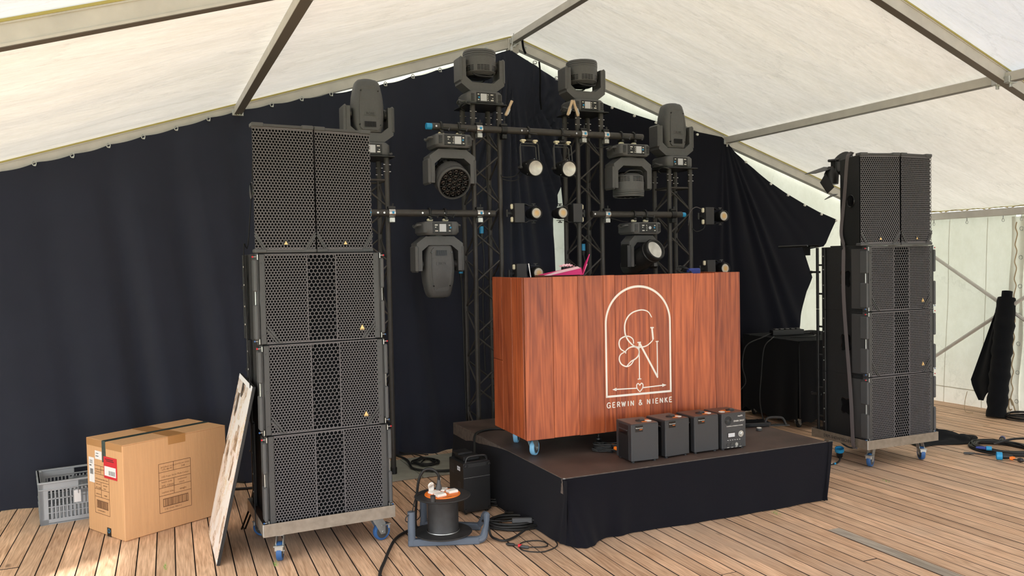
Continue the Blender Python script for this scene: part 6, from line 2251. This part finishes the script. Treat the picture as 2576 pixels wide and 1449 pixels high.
MT['art'] = art_mat()
t = thing('picture_board', 'pale abstract picture in a thin black edge leaning against the left stack', 'picture', (0.318, 4.765, 0.0), 0.0)
lean = atan2(0.222, 0.995)
m = MB(); m.M = Matrix.Rotation(lean, 4, 'Y')
m.box(0.0, 0.0, 0.002, 0.018, 0.667, 1.018, 0.001)
m.build('frame', 'blk', t)
m = MB(); m.M = Matrix.Rotation(lean, 4, 'Y')
m.box(-0.0012, 0.004, 0.006, 0.0, 0.663, 1.014)
m.build('print', 'art', t, smooth=0)
m = MB(); m.M = Matrix.Rotation(lean, 4, 'Y')
m.box(-0.0016, 0.0005, 0.99, -0.0004, 0.667, 1.018)
m.build('white_border', 'paper', t, smooth=0)
t = thing('folding_easel', 'short black easel legs leaning behind the left trolley', 'easel', (0, 0, 0), 0)
for dy in (0.0, 0.022):
    MB().tube([(0.515 + dy, 5.36, 0.004), (0.565 + dy, 5.275, 0.17), (0.62 + dy, 5.27, 0.45)], 0.0065, 7).build('leg', 'blkgloss', t)

# ================================================================== DRAPED CASE AND THINGS RIGHT OF THE DESK
t = thing('flight_case', 'large wheeled case draped in black cloth right of the desk', 'case', (5.72, 5.895, 0), -0.12)
m = MB()
m.box(0.012, 0.012, 0.10, 0.90, 0.92, 0.852, 0.01)
m.build('case_body', 'blk', t)
m = MB()


def drape(u, v):
    # perimeter path round the case, hanging down from the top edge
    W_, D_ = 0.92, 0.94
    per = 2 * (W_ + D_)
    s = u * per
    if s < W_: x, y, nx, ny = s, 0, 0, -1
    elif s < W_ + D_: x, y, nx, ny = W_, s - W_, 1, 0
    elif s < 2 * W_ + D_: x, y, nx, ny = W_ - (s - W_ - D_), D_, 0, 1
    else: x, y, nx, ny = 0, D_ - (s - 2 * W_ - D_), -1, 0
    k = v
    off = 0.004 + 0.022 * k * (0.5 + 0.5 * sin(s * 17 + 2 * sin(s * 5))) + 0.01 * k
    zz = 0.862 - (0.862 - 0.07 - 0.015 * sin(s * 9)) * v
    if v > 0.85:
        zz += 0.012 * sin(s * 40) * (v - 0.85) / 0.15
    return (x + nx * off, y + ny * off, zz)


m.grid(drape, 160, 24)
m.grid(lambda u, v: (-0.004 + 0.928 * u, -0.004 + 0.948 * v, 0.863 + 0.006 * noise.noise(Vector((u * 6, v * 6, 0)))), 24, 24)
m.build('drape', 'blackcloth', t, smooth=50)
for (x, y) in ((0.10, 0.10), (0.80, 0.10), (0.10, 0.84), (0.80, 0.84)):
    c = make_caster(t, x - 0.05, y, 0.6, 0.10, wheel='blk', brake=False, r=0.040)
t = thing('power_strip', 'black multi socket power strip lying on the draped case', 'power strip', (5.86, 6.40, 0.872), -0.20)
MB().box(0.0, 0.0, 0.0, 0.36, 0.07, 0.055, 0.004).build('case', 'blk', t)
for q in range(5):
    MB().box(0.03 + q * 0.062, 0.012, 0.055, 0.075 + q * 0.062, 0.058, 0.070, 0.005).build('socket_cover', 'rail', t)
cable('lead', '', [(0.0, 0.035, 0.02), (-0.05, 0.01, 0.012), (-0.12, -0.03, -0.004)], 0.008, parent=t)
cable('rubber_cable', 'black cable hanging from the power strip down the draped case, nearer the desk', [(5.74, 6.40, 0.875), (5.70, 6.39, 0.86), (5.50, 6.39, 0.79), (5.44, 6.38, 0.60), (5.46, 6.36, 0.42), (5.36, 6.42, 0.28), (5.36, 6.40, 0.16), (5.44, 6.34, 0.06), (5.42, 6.25, 0.012)], 0.007)
cable('rubber_cable', 'second black cable hanging down the front flank of the draped case', [(5.78, 6.30, 0.875), (5.68, 6.23, 0.862), (5.56, 6.20, 0.78), (5.52, 6.20, 0.50), (5.50, 6.20, 0.28), (5.50, 6.16, 0.10), (5.52, 6.1, 0.012)], 0.006)
cable('rubber_cable', 'thin black cable lying across the top of the draped case', [(6.22, 6.40, 0.875), (6.28, 6.30, 0.88), (6.18, 6.15, 0.876), (6.02, 6.10, 0.876), (5.9, 6.2, 0.876)], 0.006)
t = thing('flat_box', 'flat black box lying on the far right corner of the stage', 'box', (4.03, 4.735, 0.404), -0.30)
MB().box(0.0, 0.0, 0.004, 0.23, 0.15, 0.032, 0.004).build('case', 'blkgloss', t)
MB().box(0.02, 0.02, 0.0, 0.21, 0.13, 0.006).build('rubber_base', 'blk', t)
t = thing('adjustable_foot', 'small round foot with a pale cap on the stage beside the flat box', 'foot', (4.075, 4.605, 0.404), 0)
MB().lathe([(0.018, 0.0), (0.022, 0.004), (0.022, 0.016), (0.019, 0.020)], 18).build('body', 'rail', t)
MB().lathe([(0.018, 0.0), (0.017, 0.003), (0.0, 0.003)], 18).build('cap', 'white', t, loc=(0, 0, 0.020))
t = thing('case_handle', 'dark metal carry handle lying on the right rear edge of the stage', 'handle', (4.105, 4.78, 0.404), -0.35)
MB().tube(spline([(0.13, -0.02, 0.006), (0.15, -0.02, 0.05), (0.18, -0.02, 0.062), (0.25, -0.02, 0.062), (0.28, -0.02, 0.05), (0.30, -0.02, 0.006)], 4), 0.009, 7).build('grip', 'lampdark', t)
MB().box(0.11, -0.05, 0.0, 0.32, 0.01, 0.008, 0.002).build('plate', 'lampdark', t)
cable('rubber_cable', 'black cables lying along the rear right corner of the stage', [(4.10, 5.15, 0.412), (4.02, 5.02, 0.412), (4.08, 4.95, 0.412), (4.14, 5.02, 0.412), (4.17, 5.30, 0.412), (4.08, 5.5, 0.412)], 0.008)

# ---- things on the desk top
t = thing('card_box', 'open pink card box with an upright lid lying on the desk top', 'box', (2.40, 4.78, 1.402), 0.0)
dz_ = 0.174
MB().box(0.03, 0.03, -0.0 + dz_ - 0.17, 0.31, 0.17, dz_ + 0.008, 0.004).build('support_case', 'deskdark', t)
m = MB()
b = m._a([(0.03, 0.0, dz_ + 0.006), (0.31, 0.0, dz_ + 0.006), (0.30, 0.16, dz_ + 0.006), (0.05, 0.16, dz_ + 0.006), (0.05, 0.0, dz_ + 0.010), (0.30, 0.0, dz_ + 0.055), (0.29, 0.16, dz_ + 0.05), (0.06, 0.16, dz_ + 0.012)])
for f in ((0, 3, 2, 1), (4, 5, 6, 7), (0, 1, 5, 4), (1, 2, 6, 5), (2, 3, 7, 6), (3, 0, 4, 7)):
    m.face([b + q for q in f])
m.build('tray', 'pink', t, smooth=0)
MB().prism([(0.02, dz_ + 0.006), (0.13, dz_ + 0.036), (0.27, dz_ + 0.062), (0.29, dz_ + 0.050), (0.14, dz_ + 0.022), (0.06, dz_ + 0.006)], -0.008, 0.012).build('pale_rim', 'palepink', t, smooth=0)
m = MB()
b = m._a([(0.31, 0.0, dz_ + 0.004), (0.375, 0.02, dz_ + 0.145), (0.385, 0.10, dz_ + 0.085), (0.345, 0.09, dz_ + 0.0), (0.316, 0.0, dz_ + 0.004), (0.381, 0.02, dz_ + 0.145), (0.391, 0.10, dz_ + 0.085), (0.351, 0.09, dz_ + 0.0)])
for f in ((0, 1, 2, 3), (7, 6, 5, 4), (0, 4, 5, 1), (1, 5, 6, 2), (2, 6, 7, 3), (3, 7, 4, 0)):
    m.face([b + q for q in f])
ld = m.build('lid', 'pink', t, smooth=0)
m = MB()
m.M = Matrix.Translation((0.345, 0.028, dz_ + 0.05)) @ Matrix.Rotation(0.42, 4, 'Y') @ Matrix.Rotation(1.1, 4, 'Z')
m.box(-0.018, -0.006, -0.03, 0.018, -0.003, 0.03)
m.build('lid_print', 'palepink', ld, smooth=0)
t = thing('crumpled_tissue', 'crumpled pale pink paper lying in the pink card box', 'paper', (2.63, 4.86, 1.63), 0)
m = MB()
m.grid(lambda u, v: (0.09 * (u - 0.5), 0.07 * (v - 0.5), 0.022 + 0.018 * noise.noise(Vector((u * 7, v * 7, 3))) - 0.03 * ((u - .5) ** 2 + (v - .5) ** 2)), 12, 10)
m.build('sheet', 'palepink', t, smooth=0)
t = thing('dark_remote', 'small dark gadget lying behind the pink card box', 'gadget', (2.72, 5.0, 1.577), 0.1)
MB().box(-0.05, -0.02, 0.0, 0.05, 0.02, 0.060, 0.004).build('body', 'blk', t)
t = thing('white_stick', 'thin white stick leaning up from the left end of the desk top', 'stick', (2.36, 4.86, 1.402), 0)
MB().cyl((0.022, 0, 0.0), (-0.018, 0, 0.262), 0.0035, n=8).build('rod', 'paper', t)
t = thing('blue_cable_heap', 'heap of dark cables with a blue connector on the right end of the desk', 'cable', (3.62, 4.95, 1.56), 0)
for k in range(6):
    pts = [(0.05 + 0.055 * cos(a) + rr.uniform(-.012, .012), rr.uniform(-.02, .02) + 0.03 * sin(a), 0.02 + 0.035 * sin(a) * (0.5 + 0.1 * k) + 0.010) for a in [2 * pi * q / 8 for q in range(8)]]
    cable('turn', '', pts, 0.0035, 5, parent=t, closed=True)
MB().box(0.09, -0.03, -0.01, 0.19, 0.02, 0.045, 0.008).build('blue_plug', 'bluecable', t)
MB().box(-0.02, -0.06, -0.04, 0.22, 0.06, -0.012, 0.003).build('tray', 'deskdark', t)

# ================================================================== THINGS BY THE RIGHT WALL
t = thing('fabric_roll', 'roll of black fabric leaning against the right tent wall', 'fabric roll', (7.86, 5.39, 0.0), 0)
top = Vector((0.30, 0.09, 1.205))
n = 26
pts = [top * (q / n) for q in range(n + 1)]
m = MB()
m.tube([p + Vector((0, 0, 0.004)) for p in pts], [0.092 + 0.006 * sin(q * 2.3) + 0.004 * sin(q * 5.1) - (0.012 if q > 24 else 0) for q in range(n + 1)], 22)
m.build('roll', 'blackcloth', t, smooth=50)
m = MB().tube([top * 0.97, top * 1.06], 0.050, 16)
m.build('core_end', 'blackcloth', t)
m = MB()


def flap(u, v):
    # loose tail hanging beside the roll
    z = 1.16 - v * (0.86 + 0.22 * (u if u < 0.6 else 0.6)) - 0.02
    wid = 0.02 + 0.24 * min(1, v * 1.15) * (1 if v < 0.8 else 1 - (v - 0.8) * 2.6)
    base = top * (z / 1.205)
    return (base.x - 0.02 - 0.02 * sin(u * 6), base.y + 0.06 + wid * u, z)


m.grid(flap, 12, 20)
m.build('loose_tail', 'blackcloth', t, smooth=60)
cable('cord', '', [(-0.02, 0.30, 0.23), (-0.03, 0.32, 0.12), (-0.05, 0.30, 0.02), (0.0, 0.25, 0.008)], 0.003, m='rope', parent=t)
t = thing('cable_coil', 'neat coil of thin black cable by the foot of the fabric roll', 'cable', (8.02, 5.20, 0), 0)
for k in range(12):
    r0 = 0.19 - 0.008 * (k % 6)
    pts = [(r0 * cos(a) * (1 + rr.uniform(-.05, .05)), r0 * 0.85 * sin(a), 0.008 + 0.009 * (k // 2) + rr.uniform(0, .004)) for a in [2 * pi * q / 12 for q in range(12)]]
    cable('turn', '', pts, 0.005, 4, parent=t, closed=True)
MB().box(0.13, -0.10, 0.03, 0.15, -0.06, 0.06, 0.003).build('red_tie', 'red', t)
t = thing('cable_coil', 'coil of thick black power cable with blue connectors at the right edge', 'cable', (6.60, 4.46, 0), 0)
for k in range(9):
    ex, ey = 0.22 - 0.012 * (k % 4), 0.26 - 0.015 * (k % 4)
    pts = [(ex * cos(a) + rr.uniform(-.015, .015), ey * sin(a) + rr.uniform(-.015, .015), 0.009 + 0.012 * (k // 3)) for a in [2 * pi * q / 12 for q in range(12)]]
    cable('turn', '', pts, 0.008, 5, parent=t, closed=True)
cable('turn', '', [(-0.05, 0.05, 0.05), (0.05, -0.05, 0.10), (0.10, -0.20, 0.12), (0.18, -0.28, 0.06), (0.10, -0.36, 0.03), (0.0, -0.20, 0.05)], 0.0095, parent=t)
cable('turn', '', [(0.20, -0.12, 0.05), (0.16, -0.22, 0.13), (0.22, -0.30, 0.14), (0.26, -0.2, 0.06)], 0.0095, parent=t)
for (x, y, z, a, b_, c1_) in ((-0.335, -0.215, 0.035, 2.3, 'bluecap', 0.032), (-0.25, -0.02, 0.05, -0.9, 'bluecap', 0.018), (0.07, 0.06, 0.075, 0.5, 'bluecable', 0.022)):
    m = MB(); m.M = Matrix.Translation((x, y, z)) @ Matrix.Rotation(a, 4, 'Z') @ Matrix.Rotation(pi / 2, 4, 'Y')
    m.lathe([(c1_ * 0.45, -0.075), (c1_ * 0.7, -0.04), (c1_ * 0.75, -0.005), (c1_, 0.0)], 16)
    pb = m.build('connector_body', 'blk' if c1_ > 0.02 else 'bluecable', t)
    m = MB(); m.M = Matrix.Translation((x, y, z)) @ Matrix.Rotation(a, 4, 'Z') @ Matrix.Rotation(pi / 2, 4, 'Y')
    m.lathe([(c1_, 0.0), (c1_, 0.04), (c1_ * 0.8, 0.04), (c1_ * 0.78, 0.01), (0, 0.01)], 18)
    m.build('blue_collar', b_, pb)
m = MB(); m.M = Matrix.Translation((-0.30, -0.275, 0.025)) @ Matrix.Rotation(-0.9, 4, 'Z') @ Matrix.Rotation(pi / 2, 4, 'Y')
m.lathe([(0.014, -0.02), (0.017, 0.0), (0.014, 0.02)], 12)
m.build('orange_connector', 'orange', t)
m = MB(); m.M = Matrix.Translation((-0.29, -0.335, 0.022)) @ Matrix.Rotation(-0.9, 4, 'Z') @ Matrix.Rotation(pi / 2, 4, 'Y')
m.lathe([(0.012, -0.02), (0.02, 0.0), (0.012, 0.022)], 12)
m.build('dark_connector', 'blk', t)
cable('lead', '', [(-0.31, -0.26, 0.02), (-0.285, -0.35, 0.018), (-0.22, -0.45, 0.012), (-0.1, -0.55, 0.01)], 0.005, parent=t)
m = MB(); m.M = Matrix.Translation((-0.385, 0.03, 0.012)) @ Matrix.Rotation(-0.65, 4, 'Z') @ Matrix.Rotation(pi / 2, 4, 'Y')
m.lathe([(0.009, -0.045), (0.011, -0.03), (0.011, 0.0), (0.006, 0.04)], 12)
m.build('audio_plug', 'rail', t)
cable('lead', '', [(-0.36, 0.0, 0.012), (-0.30, -0.08, 0.010), (-0.22, -0.12, 0.012)], 0.005, parent=t)
cl = MB()
cl.grid(lambda u, v: (6.02 + 0.78 * u + 0.10 * sin(v * 3), 4.80 + 0.42 * v * (1 - 0.75 * max(0, u - 0.35)) + 0.05 * sin(u * 7) + 0.0 * u,
                      0.006 + 0.055 * abs(noise.noise(Vector((u * 5, v * 4, 2)))) * min(1, 8 * u * (1 - u)) * min(1, 6 * v * (1 - v)) + 0.09 * math.exp(-((u - 0.45) ** 2 + (v - 0.6) ** 2) * 18)), 36, 20)
tag(cl.build('black_cloth', 'blackcloth', smooth=60), 'crumpled black cloth lying on the boards behind the right trolley', 'cloth')

# ---- tufts of green between the boards
for lab, x, y in (('small green weed between the boards in front of the carton', 0.055, 4.87), ('green weed growing between the boards beside the front trolley wheel', 0.62, 4.63), ('tiny green weed at the foot of the stage front', 3.70, 4.02),
                  ('green weed between the boards near the grey repair strip', 3.98, 2.62), ('green weed between boards right of the stage corner', 4.95, 4.25)):
    rs = random.Random(int(x * 100))
    m = MB()
    for q in range(14):
        a = rs.uniform(0, 2 * pi); L = rs.uniform(0.012, 0.03)
        px, py = x + rs.uniform(-.006, .006), y + rs.uniform(-.04, .04)
        m.poly([(px - 0.0012, py, 0.0), (px + 0.0012, py, 0.0), (px + L * 0.6 * cos(a), py + L * 0.6 * sin(a), L * 0.9)])
    tag(m.build('weed', 'blade', smooth=0), lab, 'weed', None, 'stuff')


# ---- cables hanging on the towers
def hanging(label, head, pts, m='bluecap'):
    t = thing('hanging_cable', label, 'cable', head, 0, 'cables hanging on the towers')
    MB().cyl((0, 0, -0.03), (0, 0, 0.03), 0.019, n=14).build('connector', m, t)
    MB().cyl((0, 0, -0.07), (0, 0, -0.03), 0.012, 0.017, n=12).build('connector_body', 'blk', t)
    cable('lead', '', [(0, 0, -0.06)] + pts, 0.007, 6, parent=t)


hanging('cable with a blue connector hanging inside the second tower', (2.60, 6.30, 1.955), [(0.012, 0, -0.15), (0.018, 0, -0.30), (0.0, 0.0, -0.6), (0.01, 0, -1.2)])
hanging('cable with a blue connector hanging left of the second tower at desk top height', (2.445, 6.40, 1.62), [(0.008, 0, -0.2), (0.012, 0, -0.5), (0.018, 0, -1.0), (0.03, 0, -1.55)])
hanging('cable with a blue connector hanging inside the third tower', (3.60, 6.33, 1.80), [(0.02, 0, -0.2), (0.0, 0, -0.5), (0.02, 0, -1.3)])
cable('thin_cable', 'thin cable from the left lamp can across to the second tower', [(2.90, 6.16, 2.44), (2.85, 6.13, 2.40), (2.79, 6.13, 2.385), (2.735, 6.15, 2.39), (2.73, 6.17, 2.42)], 0.0045)
cable('thin_cable', 'lower thin cable looping between left lamp can and second tower', [(2.92, 6.16, 2.42), (2.87, 6.13, 2.37), (2.80, 6.13, 2.355), (2.735, 6.15, 2.37)], 0.004)
cable('thin_cable', 'thin cable drooping by the right hanging wash lamp', [(3.61, 6.13, 2.70), (3.62, 6.1, 2.66), (3.70, 6.1, 2.67), (3.76, 6.08, 2.68), (3.79, 6.08, 2.63)], 0.004)
cable('thin_cable', 'pale thin cable looping beside the blue pipe end and small led lamp', [(4.74, 6.08, 2.13), (4.66, 6.08, 2.155), (4.60, 6.09, 2.11), (4.585, 6.09, 2.03), (4.60, 6.12, 1.99)], 0.004, m='strap')
cable('thin_cable', 'thin black cable looping below the rightmost small led lamp', [(4.76, 6.08, 2.00), (4.74, 6.08, 1.955), (4.68, 6.10, 1.93), (4.66, 6.14, 1.96)], 0.0045)
cable('thin_cable', 'thin black safety wire drooping beside the lamp with tilted lens', [(3.72, 6.10, 2.055), (3.80, 6.09, 2.035), (3.87, 6.09, 2.02), (3.93, 6.1, 2.02)], 0.004)
cable('thin_cable', 'thin cable running down beside the slit from the left lamp can', [(2.60, 6.15, 2.60), (2.585, 6.14, 2.4), (2.60, 6.14, 2.2), (2.62, 6.15, 2.0)], 0.003)
